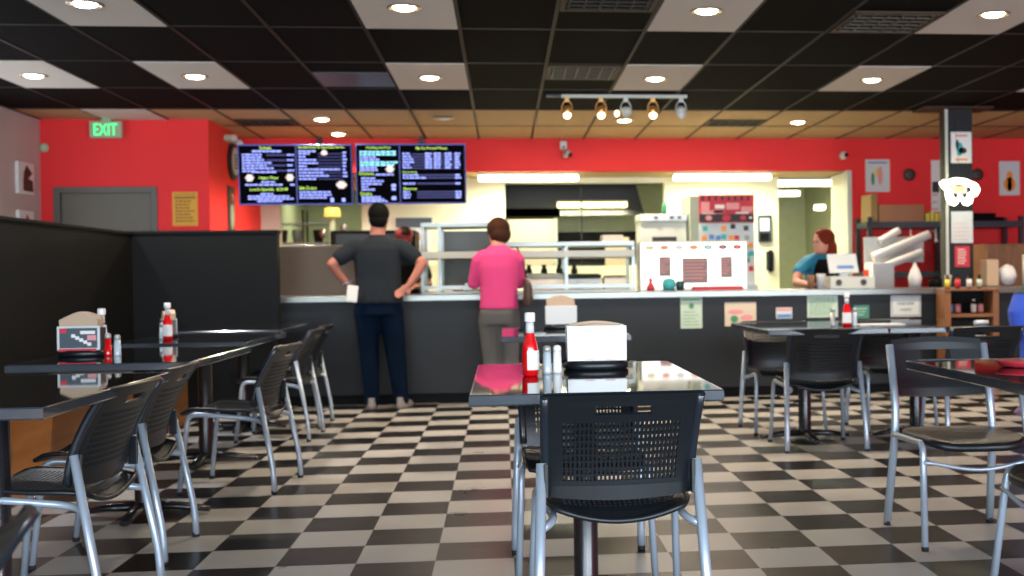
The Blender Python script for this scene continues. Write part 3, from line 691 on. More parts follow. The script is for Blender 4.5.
spots = [(2.13, 1.60), (2.33, 1.60), (2.43, 1.62), (2.57, 1.60), (2.12, 1.50), (2.20, 1.51), (2.27, 1.50), (2.33, 1.51), (2.41, 1.50), (2.47, 1.50), (2.58, 1.50), (2.56, 1.40), (2.62, 1.42), (2.58, 1.32), (2.63, 1.33), (2.58, 1.26), (2.62, 1.17)]
for (x, z), mm in zip(spots, pal):
    bb = BM(); bx(bb, x-.026, x+.026, 12.193, 12.199, z-.026, z+.026, .002); obj('flavour_button', bb, mm, t)
obj('side_drink_shelf', bx(BM(), 2.07, 2.66, 12.05, 12.20, .95, 1.0), 'machine_grey', t)
# coffee / ice machine
t = thing('ice_machine', 'white and steel countertop ice machine left of the drinks machine', 'ice machine', (1.76, 12.5, 0))
obj('base_cabinet', bx(BM(), 1.46, 1.955, 12.3, 12.8, 0, 1.44), 'machine_grey', t)
obj('body', bx(BM(), 1.46, 1.955, 12.32, 12.8, 1.44, 1.68, .01), 'white_enamel', t)
obj('top_unit', bx(BM(), 1.45, 1.96, 12.30, 12.8, 1.68, 1.765, .012), 'machine_grey', t)
obj('dispense_slot', bx(BM(), 1.58, 1.84, 12.305, 12.321, 1.46, 1.52), 'ink_dark', t)
for x in (1.62, 1.79, 1.87): obj('badge', bx(BM(), x-.02, x+.02, 12.29, 12.30, 1.71, 1.735), 'ink_dark', t)
b = lathe(BM(), [(.025, 0), (.03, .09), (.012, .12), (.012, .15)], (1.74, 12.5, 1.766), 12); single('green_bottle', b, mat('bottle_green', (.03, .2, .1), .2), 'small green bottle standing on top of the ice machine', 'bottle')
# wall device and phone
t = thing('wall_terminal', 'grey wall terminal with a pale display right of the drinks machine', 'terminal', (3.3, 14.6, 1.49))
obj('housing', bx(BM(), 3.225, 3.40, 14.54, 14.599, 1.52, 1.86, .01), 'rack_grey', t); obj('display', bx(BM(), 3.245, 3.365, 14.53, 14.539, 1.66, 1.82), mat('pale_display', (.4, .5, .5), .4, emit=.4), t); obj('keypad', bx(BM(), 3.245, 3.36, 14.53, 14.539, 1.54, 1.63), 'shoe_black', t)
t = thing('wall_phone', 'black wall telephone on the cream wall above the counter', 'telephone', (3.37, 14.6, 1.13))
obj('base', bx(BM(), 3.33, 3.43, 14.56, 14.599, 1.16, 1.40, .01), 'black_plastic', t); obj('handset', tube(BM(), [(3.38, 14.545, 1.15), (3.38, 14.52, 1.20), (3.38, 14.52, 1.36), (3.38, 14.545, 1.41)], [.028, .018, .018, .028], 10), 'shoe_black', t)

# fluorescents
def fluor(x0, x1, y, z, label, m='tube_warm'):
    t = thing('fluorescent_light', label, 'ceiling light', ((x0+x1)/2, y, z))
    obj('housing', bx(BM(), x0, x1, y-.07, y+.07, z+.03, z+.055, .004), 'white_enamel', t)
    obj('diffuser', bx(BM(), x0+.01, x1-.01, y-.065, y+.065, z-.035, z+.029, .02), m, t)
fluor(-.29, .92, 14.0, 2.295, 'long lit fluorescent fixture under the soffit left, above the person in pink')
fluor(2.06, 3.27, 14.0, 2.295, 'long lit fluorescent fixture under the soffit above the drinks machine')
fluor(.73, 1.70, 15.85, 2.085, 'yellowish fluorescent fixture inside the kitchen pass opening', 'tube_yellow')
fluor(3.55, 4.35, 15.0, 2.30, 'nearest fluorescent fixture seen through the kitchen doorway')
fluor(3.88, 4.30, 16.6, 2.28, 'second fluorescent fixture seen through the kitchen doorway')
fluor(4.40, 4.56, 16.2, 2.05, 'small low lamp at the back of the kitchen doorway')
# kitchen equipment
t = thing('extractor_hood', 'dark steel extractor hood inside the kitchen pass opening', 'hood', (.6, 16.5, 2.0))
b = BM(); prism(b, [(-.6, 1.95), (1.95, 1.95), (1.80, 2.5), (-.4, 2.5)], 16.0, 16.15); bx(b, -.6, .78, 16.0, 17.0, 1.95, 2.05); obj('canopy', b, 'hood', t)
bmv = BM(); bx(bmv, 1.00, 1.02, 15.0, 15.02, 1.25, 2.52); single('hanging_rod', bmv, 'hood', 'thin dark vertical rod inside the kitchen pass opening', 'rod')
t = thing('kitchen_cabinet', 'beige steel cabinet inside the kitchen pass behind the person in pink', 'cabinet', (.45, 15.3, 0))
obj('body', bx(BM(), -.05, .66, 15.1, 15.6, 0, 1.86, .01), 'beige_panel', t); obj('door', bx(BM(), -.03, .30, 15.085, 15.099, .2, 1.82), 'beige_panel', t); obj('door', bx(BM(), .32, .64, 15.085, 15.099, .2, 1.82), 'beige_panel', t); obj('side_panel', bx(BM(), .661, .70, 15.1, 15.6, 0, 1.87), 'white_enamel', t)
t = thing('black_oven', 'long black oven inside the kitchen pass opening', 'oven', (1.4, 15.5, 0)); obj('body', bx(BM(), .72, 2.0, 15.3, 15.9, 0, 1.70, .01), 'shoe_black', t); obj('oven_door', bx(BM(), .76, 1.95, 15.28, 15.299, .6, 1.3), 'black_plastic', t)
single('carton', bx(BM(), 1.30, 1.62, 15.0, 15.15, 1.32, 1.62, .005) if False else bx(BM(), 1.28, 1.58, 14.62, 14.71, 1.251, 1.60, .005), 'beige_panel', 'pale carton standing in the kitchen pass opening', 'box')
t = thing('wire_rack', 'metal kitchen rack with containers behind the left menu screen', 'rack', (-2.35, 14.9, 0))
for x in (-2.80, -2.46, -2.12):
    for y in (14.78, 15.1): obj('post', tube(BM(), [(x, y, 0), (x, y, 1.98)], .013, 8), 'steel', t)
for z in (1.30, 1.56, 1.80): obj('shelf', bx(BM(), -2.82, -2.10, 14.77, 15.12, z, z+.015), 'steel', t)
for k, (x, z, mm, l) in enumerate(((-2.74, 1.575, 'leather_brown', 'brown tub left on the upper kitchen rack shelf'), (-2.56, 1.575, 'machine_green', 'green tub on the upper kitchen rack shelf'), (-2.30, 1.575, 'hood', 'dark tub right on the upper kitchen rack shelf'), (-2.70, 1.315, 'ink_dark', 'black tub left on the lower kitchen rack shelf'), (-2.42, 1.315, 'cap_red', 'dark red tub on the lower kitchen rack shelf'), (-2.24, 1.315, 'hood', 'dark tub right on the lower kitchen rack shelf'))):
    b = lathe(BM(), [(.05, 0), (.065, .14), (.068, .15), (.06, .16)], (x, 14.95, z+.001), 14); single('storage_tub', b, mm, l, 'tub')
t = thing('kitchen_lamp', 'yellow shaded lamp on a post behind the counter', 'lamp', (-1.96, 14.3, 0))
b = lathe(BM(), [(.10, 0), (.09, .10), (.05, .11)], (-2.02, 14.2, 1.86), 20); obj('lamp_shade', b, 'lamp_yellow', t)
obj('pole', tube(BM(), [(-2.02, 14.2, 0), (-2.02, 14.2, 1.86)], .035), 'machine_green', t)
for k, (x, z) in enumerate(((-2.12, 1.66), (-1.92, 1.60), (-1.88, 1.72))): obj('fitting', ball(BM(), (x, 14.15, z), .045, 12, (1, .7, 1.3)), 'steel', t)
t = thing('black_fryer', 'black appliance behind the splash guard left of the standing person', 'appliance', (-1.3, 13.2, 0))
obj('body', bx(BM(), -1.86, -.95, 12.9, 13.5, 0, 1.64, .01), 'shoe_black', t)
obj('control_panel', bx(BM(), -1.80, -1.0, 12.885, 12.899, 1.45, 1.60), 'black_plastic', t)
t = thing('notice_board', 'small board of notices on the cream wall behind the cook', 'notice board', (-1.05, 14.58, 1.3))
obj('board', bx(BM(), -1.30, -.88, 14.575, 14.599, 1.25, 1.80), 'paper', t); obj('header', bx(BM(), -1.31, -.87, 14.565, 14.574, 1.74, 1.86), mat('slate', (.06, .08, .11), .5), t)
bb = BM()
for x, z in ((-1.0, 1.62), (-.98, 1.48), (-1.1, 1.40)): prism(bb, [(x+.04*math.cos(q), z+.05*math.sin(q)) for q in [2*PI*i/12 for i in range(12)]], 14.57, 14.5745)
obj('printed_shape', bb, 'ink_orange', t)

# ================================================================ RIGHT COUNTER ITEMS
t = thing('cash_register', 'tilted white cash register screen on a white base beside the worker', 'register', (3.25, 11.0, .962))
b = prism(BM(), [(3.07, .963), (3.50, .963), (3.50, 1.07), (3.07, 1.08)], 10.75, 11.0); obj('base', b, 'white_enamel', t)
b = BM(); bx(b, -.16, .13, -.012, .012, -.10, .10, .008)
b.transform(Matrix.Translation((3.25, 10.9, 1.20)) @ Matrix.Rotation(-.45, 4, 'X') @ Matrix.Shear('XZ', 4, (.35, 0))); obj('screen', b, 'paper_cool', t)
b = BM(); bx(b, -.08, .08, -.02, -.013, -.06, -.03); b.transform(Matrix.Translation((3.25, 10.9, 1.20)) @ Matrix.Rotation(-.45, 4, 'X')); obj('lettering', b, 'ink_blue', t)
obj('stand', bx(BM(), 3.21, 3.29, 10.9, 10.95, 1.07, 1.16), 'machine_grey', t)
for x in (3.15, 3.39): obj('round_badge', prism(BM(), [(x+.03*math.cos(q), 1.02+.03*math.sin(q)) for q in [2*PI*i/14 for i in range(14)]], 10.742, 10.7495), 'leather_brown', t)
b = lathe(BM(), [(.025, 0), (.03, .05), (.02, .065)], (3.45, 10.85, 1.075), 14); single('red_cup', b, mat('bright_red', (.8, .06, .02), .4), 'small bright red cup standing on the register base', 'cup')
b = lathe(BM(), [(.035, 0), (.045, .13), (.048, .14)], (2.99, 10.8, .963), 14); single('paper_cup', b, 'cup_white', 'pale paper cup on the counter before the worker', 'cup')
b = lathe(BM(), [(.03, 0), (.04, .12), (.043, .13)], (2.90, 10.82, .963), 14); single('paper_cup', b, 'cardboard', 'brown paper cup on the counter before the worker', 'cup')
# slanted sleeves of cups behind the counter
def sleeve(p0, p1, r, label):
    p0, p1 = Vector(p0), Vector(p1); n = 12; b = BM(); pts = []; rs = []
    for i in range(n*2+1):
        pts.append(p0.lerp(p1, i/(2*n))); rs.append(r if i % 2 == 0 else r*.90)
    tube(b, pts, rs, 14)
    return single('cup_sleeve', b, 'cup_white', label, 'cups')
sleeve((3.98, 12.3, 1.28), (4.62, 12.3, 1.52), .050, 'longest slanted stack of white cups behind the counter')
sleeve((4.05, 12.25, 1.16), (4.52, 12.25, 1.33), .045, 'lower slanted stack of white cups behind the counter')
sleeve((4.08, 12.35, 1.45), (4.30, 12.35, 1.57), .042, 'short slanted stack of cups, topmost behind the counter')
t = thing('cup_dispenser', 'white box stand holding the slanted cup stacks', 'dispenser', (4.07, 12.3, 0))
obj('box', bx(BM(), 3.95, 4.19, 12.2, 12.5, 0, 1.22, .01), 'cup_white', t); obj('back_plate', bx(BM(), 3.93, 4.6, 12.42, 12.44, 1.22, 1.5), 'machine_grey', t)
b = lathe(BM(), [(.055, 0), (.065, .10), (.04, .17), (.022, .20), (.014, .23), (.005, .24)], (3.93, 10.85, .963), 16); single('squeeze_bottle', b, 'cup_white', 'clear squeeze bottle on the counter left of the pillar', 'bottle')
for k, (x, l) in enumerate(((4.08, 'black mug on the counter left of the pillar'), (4.15, 'dark mug nearest the pillar on the counter'))):
    single('mug', lathe(BM(), [(.028, 0), (.03, .075), (.026, .076)], (x, 10.8, .963), 14), 'shoe_black', l, 'mug')
for x, l in ((4.22, 'white foam cup left of the pillar, beside the mugs'),):
    single('foam_cup', lathe(BM(), [(.026, 0), (.034, .11), (.036, .115)], (x, 10.75, .963), 14), 'cup_white', l, 'cup')
# rack behind
def rack(x0, x1, label):
    t = thing('steel_rack', label, 'rack', ((x0+x1)/2, 13.3, 0))
    for x in (x0, x1-.05):
        for y in (13.15, 13.6): obj('post', bx(BM(), x, x+.05, y, y+.05, 0, 1.76), 'rack_grey', t)
    for z in (.5, 1.05, 1.63): obj('shelf', bx(BM(), x0, x1, 13.14, 13.66, z, z+.07), 'rack_grey', t)
    return t
rack(4.21, 5.24, 'dark grey metal shelving unit against the red wall left of pillar')
rack(5.28, 6.09, 'dark grey metal shelving unit against the red wall right of pillar')
single('cardboard_box', bx(BM(), 4.36, 4.90, 13.2, 13.6, 1.701, 1.90, .006), 'cardboard', 'wide brown cardboard box on top of the shelving', 'box')
single('folded_carton', bx(BM(), 4.265, 4.345, 13.21, 13.59, 1.701, 2.03, .006), mat('olive_card', (.30, .20, .08), .8), 'tall narrow carton standing left of the wide cardboard box', 'box')
for k in range(4): single('snack_packet', bx(BM(), 4.92+.055*k, 4.965+.055*k, 13.2, 13.4, 1.701, 1.80+.02*(k % 2), .004), 'yellow_label', 'small yellow packet in the row on the shelving by the pillar', 'packet', 'yellow packets on the shelving')
b = BM(); bx(b, 5.45, 5.88, 13.2, 13.6, 1.701, 1.75, .02); bx(b, 5.5, 5.8, 13.25, 13.55, 1.75, 1.80, .02); single('black_tray', b, 'shoe_black', 'black covered tray on the shelving right of the pillar', 'tray')
for k in range(7):
    x = 4.50+.10*k
    single('hanging_ladle', tube(BM(), [(x, 13.1, 1.62), (x, 13.1, 1.50), (x, 13.09, 1.46)], [.004, .012, .028], 8), ['steel', 'rack_grey', 'cup_white'][k % 3], 'utensil hanging under the top rack shelf', 'utensil', 'utensils hanging under the rack shelf')
# right of pillar on the counter
t = thing('paper_cup_stack', 'crumpled white bag and cups on the counter right of the pillar', 'cups', (4.86, 10.85, .962)); b = ball(BM(), (4.85, 10.85, 1.065), .10, 14, (.9, .8, 1.0))
for v in b.verts: v.co += Vector((random.uniform(-.012, .012), random.uniform(-.012, .012), random.uniform(0, .012)))
obj('bag', b, 'cup_white', t)
single('paper_towel_roll', lathe(BM(), [(.05, 0), (.05, .30), (.02, .302)], (5.06, 10.85, .963), 18), 'paper', 'tall white paper roll standing on the counter at the right', 'paper roll')
t = thing('brown_cabinet', 'brown wooden cabinet against the red wall at the right', 'cabinet', (5.5, 12.6, 0)); obj('body', bx(BM(), 5.10, 5.55, 11.9, 12.3, 0, 1.40, .01), 'wood_shelf', t); obj('door', bx(BM(), 5.13, 5.52, 11.885, 11.899, .9, 1.36), 'wood_shelf', t)
single('brown_bag', bx(BM(), 4.62, 4.74, 10.78, 10.95, .963, 1.22, .015), 'napkin', 'brown paper bag on the counter just right of the pillar', 'bag')

# wooden sauce rack in front of the counter
t = thing('wooden_sauce_rack', 'brown wooden rack of sauce bottles before the counter by the pillar', 'rack', (4.16, 10.2, 0))
for x in (3.95, 4.40): obj('side_post', bx(BM(), x, x+.055, 10.14, 10.36, 0, .935, .004), 'wood_shelf', t)
for z in (.935,): obj('top_board', bx(BM(), 3.945, 4.46, 10.13, 10.365, z, z+.02, .003), 'wood_shelf', t)
for z in (.12, .43, .695): obj('shelf_board', bx(BM(), 4.004, 4.401, 10.15, 10.35, z, z+.03, .003), 'wood_shelf', t)
obj('back_board', bx(BM(), 4.004, 4.401, 10.355, 10.362, .12, .93), 'booth_paint', t)
def sauce(x, y, z, h, body, lab, label, r=.0235):
    t = thing('sauce_bottle', label, 'sauce bottle', (x, y, z))
    obj('bottle', lathe(BM(), [(r*.9, 0), (r, .01), (r, h*.70), (r*.5, h*.84), (r*.45, h*.90)], (x, y, z), 16), body, t)
    obj('label', lathe(BM(), [(r+.0012, h*.10), (r+.0012, h*.66)], (x, y, z), 16), lab, t)
    obj('cap', lathe(BM(), [(r*.5, h*.88), (r*.5, h)], (x, y, z), 12), 'white_plastic' if lab == 'paper' else 'shoe_black', t)
for x, m1, l in ((3.985, 'yellow_label', 'sauce bottle with yellow label, first on top of the wooden rack'), (4.08, 'ink_red', 'sauce bottle with red label on top of the wooden rack'), (4.19, 'paper_cool', 'sauce bottle with blue-white label on top of the wooden rack'), (4.285, 'paper_green', 'sauce bottle with pale green label, rightmost on the wooden rack')):
    sauce(x+.02, 10.22, .955, .125, 'sauce_dark', m1, l)
for x, m1, l in ((4.02, 'ink_blue', 'dark bottle with blue label inside the wooden rack'), (4.085, 'ink_pink', 'dark bottle with pink label inside the wooden rack'), (4.235, 'paper', 'dark bottle with white label inside the wooden rack'), (4.30, 'ink_pink', 'dark bottle with pale pink label at the right inside the wooden rack')):
    sauce(x+.015, 10.22, .726, .13, 'sauce_dark', m1, l)
b = tube(BM(), [(4.20, 10.22, .4955), (4.36, 10.22, .4955)], .035, 14); single('white_can', b, 'paper_cool', 'pale can lying on the lowest visible shelf of the wooden rack', 'can')

# ================================================================ BANQUETTE
t = thing('banquette', 'long wooden banquette bench with black cushion along the booth wall', 'bench', (-2.75, 4.0, 0))
obj('base_panel', bx(BM(), -3.02, -2.45, -2.3, 9.35, .0, .44, .004), 'wood_bench', t)
obj('seat_cushion', bx(BM(), -3.02, -2.43, -2.3, 9.35, .441, .50, .015), 'vinyl', t)

# ================================================================ TABLES
def make_table(label):
    t = thing('dining_table', label, 'table')
    b = BM(); bx(b, -.367, .367, -.594, .594, .728, .76); obj('tabletop', b, 'black_gloss', t, False)
    b = BM()
    rg = []
    for hx, hy, z in ((.364, .591, .726), (.372, .599, .726), (.3745, .6015, .730), (.3745, .6015, .756), (.372, .599, .7602), (.367, .594, .7602)):
        rg.append([b.verts.new((sx*hx, sy*hy, z)) for sx, sy in ((-1, -1), (1, -1), (1, 1), (-1, 1))])
    for k in range(6):
        a_, c_ = rg[k], rg[(k+1) % 6]
        for i in range(4): b.faces.new((a_[i], a_[(i+1) % 4], c_[(i+1) % 4], c_[i]))
    obj('edge_band', b, 'black_edge', t, False)
    obj('pedestal', lathe(BM(), [(.06, .03), (.042, .06), (.042, .69), (.05, .70)], (0, 0, 0), 20), 'black_metal', t, False)
    b = BM(); bx(b, -.16, .16, -.03, .03, .705, .727); bx(b, -.03, .03, -.16, .16, .700, .722); obj('support_bracket', b, 'black_metal', t, False)
    b = BM()
    for a in range(4):
        an = PI/4*0+a*PI/2; c, s = math.cos(an), math.sin(an)
        tube(b, [(c*.02, s*.02, .045), (c*.16, s*.16, .042), (c*.30, s*.30, .022)], [.04, .032, .022], 10, flat=.6)
    obj('cross_base', b, 'black_metal', t, False)
    return t
tb = make_table('black glossy table in the middle foreground with ketchup and napkins')
tb.location = (.27, 4.0, 0)
for x, y, l in ((-1.63, 3.93, 'black glossy booth table nearest the camera at the left'), (-1.70, 5.70, 'booth table carrying the colourful napkin dispenser'), (-1.81, 7.30, 'third booth table with a ketchup bottle'), (-1.92, 8.86, 'farthest booth table, next to the booth end wall'),
                (1.92, 3.77, 'glossy black table with a red basket at the right edge'), (1.985, 7.60, 'table at right rear carrying a ketchup bottle, left of a pair'), (2.75, 7.60, 'right table of the joined pair at right rear'), (.36, 7.35, 'small dark table behind the foreground table, near the counter')):
    c = copy_tree(tb); c.location = (x, y, 0); c['label'] = l

# ================================================================ CHAIRS
def shell_back():
    """perforated curved back: grid of quads with real holes"""
    z0, z1 = .448, .760
    cols_ = 27; pitch = .340/cols_
    xs = [-.22, -.185]; 
    for k in range(cols_): xs += [-.170+k*pitch+.0032, -.170+(k+1)*pitch-.0032]
    xs += [.185, .22]
    zs = [z0, .480]; rows = 9; rp = .188/rows
    for k in range(rows): zs += [.493+k*rp+.003, .493+(k+1)*rp-.003]
    zs += [.690, .702, .727, .742, .752, z1]
    bm = BM(); V = {}
    def pos(x, z):
        t = (z-z0)/(z1-z0)
        y = -.165-.02*t-.115*t**1.8 + .035*(x/.22)**2
        taper = 1.045-.05*(1-t); zz = z + (.004*(1-(x/.22)**2) if t > .9 else 0) - (.012*(1-(x/.22)**2) if t < .1 else 0)
        return (x*taper, y, zz)
    for i, x in enumerate(xs):
        for j, z in enumerate(zs): V[i, j] = bm.verts.new(pos(x, z))
    for i in range(len(xs)-1):
        for j in range(len(zs)-1):
            xm, zm = (xs[i]+xs[i+1])/2, (zs[j]+zs[j+1])/2
            hole = False
            if 2 <= i < len(xs)-3 and 2 <= j <= 2*rows and i % 2 == 0 and j % 2 == 0: hole = True
            if abs(xm) < .078 and .702 < zm < .727: hole = True
            if not hole: bm.faces.new((V[i, j], V[i+1, j], V[i+1, j+1], V[i, j+1]))
    return bm
def seat_pos(x, y):
    z = .440-.012*math.exp(-((y+.03)/.11)**2)-.010*(1-(x/.215)**2)-(max(0, y-.17)/.08)**2*.03-(max(0, -y-.03)/.155)**2*(.022+.030*(1-(x/.215)**2))
    cr = 1-.14*max(0, (-y-.08)/.11)**2-.08*max(0, (y-.16)/.085)**2
    return (x*cr, y, z)
def shell_seat():
    W = .43; n = 22; m = 18
    xs = [-.215, -.19]+sum([[-.17+k*.34/n+.003, -.17+(k+1)*.34/n-.003] for k in range(n)], [])+[.19, .215]
    ys = [-.185, -.15]+sum([[-.13+k*.29/m+.003, -.13+(k+1)*.29/m-.003] for k in range(m)], [])+[.19, .225, .245]
    bm = BM(); V = {}
    for i, x in enumerate(xs):
        for j, y in enumerate(ys):
            V[i, j] = bm.verts.new(seat_pos(x, y))
    for i in range(len(xs)-1):
        for j in range(len(ys)-1):
            if 2 <= i < len(xs)-3 and i % 2 == 0 and 2 <= j <= 2*m and j % 2 == 0: continue
            bm.faces.new((V[i, j], V[i+1, j], V[i+1, j+1], V[i, j+1]))
    return bm
def solid(o, th):
    md = o.modifiers.new('thickness', 'SOLIDIFY'); md.thickness = th; md.offset = 0
def make_chair(label):
    t = thing('dining_chair', label, 'chair')
    bk = obj('backrest', shell_back(), 'black_plastic', t, False); solid(bk, .010)
    for s in (-1, 1):
        obj('back_rim', tube(BM(), [(s*(.216+.012*q), -.165-.02*q-.115*q**1.8+.035, .455+.300*q) for q in [i/8 for i in range(9)]], .014, 8), 'rim_plastic', bk, False)
    st = obj('seat', shell_seat(), 'black_plastic', t, False); solid(st, .008)
    b = BM(); tube(b, [seat_pos(x, y) for x, y in [(-.215+.43*i/12, -.185) for i in range(12)]+[(.215, -.185+.43*i/12) for i in range(12)]+[(.215-.43*i/12, .245) for i in range(12)]+[(-.215, .245-.43*i/12) for i in range(12)]], .009, 8, closed=True); obj('seat_rim', b, 'black_plastic', st, False)
    for s in (-1, 1):
        pts = smoothpts([(s*.252, -.247, .012), (s*.250, -.240, .13), (s*.232, -.160, .550)], .05)
        l = obj('leg', tube(BM(), pts, .0142, 10, flat=1.15), 'silver', t, False)
        obj('glide', lathe(BM(), [(.015, 0), (.016, .018)], (s*.252, -.245, 0), 12), 'rubber', l, False)
        pts = smoothpts([(s*.245, .245, .012), (s*.228, .200, .415), (s*.222, .05, .405), (s*.195, -.10, .385), (s*.200, -.155, .375), (s*.240, -.197, .36)], .05)
        l = obj('leg', tube(BM(), pts, .0125, 10), 'silver', t, False)
        obj('glide', lathe(BM(), [(.014, 0), (.015, .018)], (s*.245, .245, 0), 12), 'rubber', l, False)
        obj('back_bracket', bx(BM(), s*.220-.006, s*.220+.006, -.182, -.150, .45, .55, .003), 'black_plastic', t, False)
    return t
def make_frame_chair(label):
    t = thing('dining_chair', label, 'chair')
    bm = BM(); V = {}
    xs = [-.205+.41*i/24 for i in range(25)]; zs = [.570, .595, .63, .67, .705, .718, .732, .746, .760, .78, .803]
    for i, x in enumerate(xs):
        for j, z in enumerate(zs):
            q = (z-.570)/.233; V[i, j] = bm.verts.new((x, -.20-.07*q+.03*(x/.2)**2-.03, z+(.012*(1-(x/.205)**2) if j > 8 else 0)-(.012*(1-(x/.205)**2) if j == 0 else 0)))
    for i in range(24):
        for j in range(10):
            xm = (xs[i]+xs[i+1])/2; zm = (zs[j]+zs[j+1])/2
            if (xm/.075)**2+((zm-.739)/.024)**2 < 1: continue
            bm.faces.new((V[i, j], V[i+1, j], V[i+1, j+1], V[i, j+1]))
    bk = obj('backrest', bm, 'black_plastic', t, False); solid(bk, .014)
    bm = BM(); R_ = []
    for z, k in ((.400, .93), (.408, 1.0), (.428, 1.0), (.436, .96)):
        ring = []
        for i in range(32):
            a = 2*PI*i/32; c, s = math.cos(a), math.sin(a); q = .5
            x = .215*k*abs(c)**q*(1 if c > 0 else -1); y = .02+.225*k*abs(s)**q*(1 if s > 0 else -1)
            ring.append(bm.verts.new((x, y, z-.02*math.exp(-((y+.02)/.13)**2)*(1-(x/.215)**2)-(max(0, y-.15)/.09)**2*.02)))
        R_.append(ring)
    for a, c in zip(R_, R_[1:]):
        for i in range(32):
            f = bm.faces.new((a[i], a[(i+1) % 32], c[(i+1) % 32], c[i])); f.smooth = True
    bm.faces.new(R_[0][::-1]); bm.faces.new(R_[-1]); obj('seat', bm, 'black_plastic', t, False)
    for s in (-1, 1):
        l = obj('leg', tube(BM(), smoothpts([(s*.232, -.250, .012), (s*.218, -.175, .41), (s*.212, -.185, .54), (s*.212, -.255, .785)], .05), .0145, 10, flat=1.2), 'silver', t, False)
        obj('glide', lathe(BM(), [(.015, 0), (.016, .018)], (s*.232, -.250, 0), 12), 'rubber', l, False)
        l = obj('leg', tube(BM(), smoothpts([(s*.245, .245, .012), (s*.232, .195, .418), (s*.225, -.155, .405)], .045), .0135, 10), 'silver', t, False)
        obj('glide', lathe(BM(), [(.014, 0), (.015, .018)], (s*.245, .245, 0), 12), 'rubber', l, False)
    obj('stretcher', tube(BM(), [(-.238+.476*q, .215, .345-.035*math.sin(PI*q)**1.5) for q in [i/12 for i in range(13)]], .008, 8), 'silver', t, False)
    return t
D = PI/180
ch = make_chair('black perforated chair facing away in the middle foreground'); ch.location = (.330, 3.605, 0); ch.rotation_euler.z = 2*D
for x, y, a, l in ((.285, 4.40, 180, 'black chair on the far side of the middle foreground table'),
                   (-1.51, 4.12, 85, 'black chair at the nearest booth table, facing left'),
                   (-1.575, 4.93, 91, 'black chair between the two nearest booth tables'),
                   (-1.41, 6.43, 84.6, 'black chair standing clear in the aisle by the third booth table'),
                   (-1.57, 8.38, 88, 'second farthest black chair along the booth tables'),
                   (-1.60, 9.05, 88, 'farthest black chair along the booth, near the counter'),
                   (-.98, 1.62, 90, 'chair cut by the bottom left corner, only its back showing'),
                   (1.975, 7.27, 0, 'black chair with its back to the camera at the right rear table'),
                   (1.95, 8.08, 180, 'far-side chair facing camera at the rear table with ketchup'),
                   (2.72, 8.02, 180, 'far-side chair facing camera at the right table of the joined pair'),
                   (2.98, 7.22, 0, 'chair with its back to camera at the right table of the joined pair'),
                   ):
    c = copy_tree(ch); c.location = (x, y, 0); c.rotation_euler.z = a*D; c['label'] = l

ch = make_frame_chair('solid-backed chair with silver uprights at right, facing the camera'); ch.location = (1.885, 4.69, 0); ch.rotation_euler.z = 180*D
c = copy_tree(ch); c.location = (1.93, 3.66, 0); c.rotation_euler.z = 90*D; c['label'] = 'chair cut by the right edge beneath the red-basket table'
# ================================================================ TABLEWARE
def ketchup(x, y, label, z=.7601, la=-.62, ls=.8):
    t = thing('ketchup_bottle', label, 'ketchup bottle', (x, y, z))
    obj('bottle', lathe(BM(), [(.024, 0), (.028, .006), (.029, .05), (.028, .09), (.024, .115), (.014, .145), (.0125, .17), (.0125, .19)], (x, y, z), 24), 'ketchup', t)
    b = BM(); seg = 14
    for k in range(seg):
        a0, a1 = PI*la+k*PI*ls/seg, PI*la+(k+1)*PI*ls/seg
        vs = [b.verts.new((x+.0298*math.cos(a), y+.0298*math.sin(a), z+zz)) for a, zz in ((a0, .022), (a1, .022), (a1, .088), (a0, .088))]; b.faces.new(vs)
    lb = obj('body_label', b, 'paper', t); md = lb.modifiers.new('t', 'SOLIDIFY'); md.thickness = .0006
    obj('neck_label', lathe(BM(), [(.0150, .148), (.0135, .184)], (x, y, z), 18), 'paper_cool', t)
    obj('cap', lathe(BM(), [(.0175, .186), (.0185, .19), (.0185, .212), (.016, .218)], (x, y, z), 20), 'white_plastic', t)
    return t
ketchup(.088, 4.02, 'red ketchup bottle with white cap on the middle foreground table')
ketchup(-1.975, 7.12, 'ketchup bottle with white label on the third booth table', la=-.95, ls=.85)
ketchup(2.205, 7.35, 'ketchup bottle on the table at right rear', la=-1.0, ls=.9)
ketchup(-1.905, 5.775, 'ketchup bottle partly behind the colourful napkin dispenser')
def shaker(x, y, label, m, h=.098):
    t = thing('shaker', label, 'shaker', (x, y, .7601))
    obj('body', lathe(BM(), [(.017, 0), (.0165, .01), (.0135, h*.78)], (x, y, .7601), 14), m, t)
    obj('cap', lathe(BM(), [(.0145, h*.78), (.014, h*.94), (.008, h)], (x, y, .7601), 14), 'machine_grey' if m != 'white_plastic' else m, t)
shaker(.148, 4.10, 'grey-blue glass shaker right of the ketchup on the middle table', 'salt')
shaker(.185, 4.12, 'white salt shaker next to the napkin dispenser on middle table', 'white_plastic')
shaker(-1.785, 5.62, 'pale shaker beside the colourful napkin dispenser', 'salt')
shaker(-1.83, 5.63, 'red pepper shaker between dispenser and pale shaker', 'ketchup', .105)
shaker(2.265, 7.38, 'pale shaker right of the ketchup at right rear', 'salt', .12)
shaker(2.12, 7.38, 'grey shaker left of the ketchup at right rear', 'machine_grey', .12)
shaker(-2.015, 7.15, 'pale shaker left of the ketchup on third booth table', 'salt')
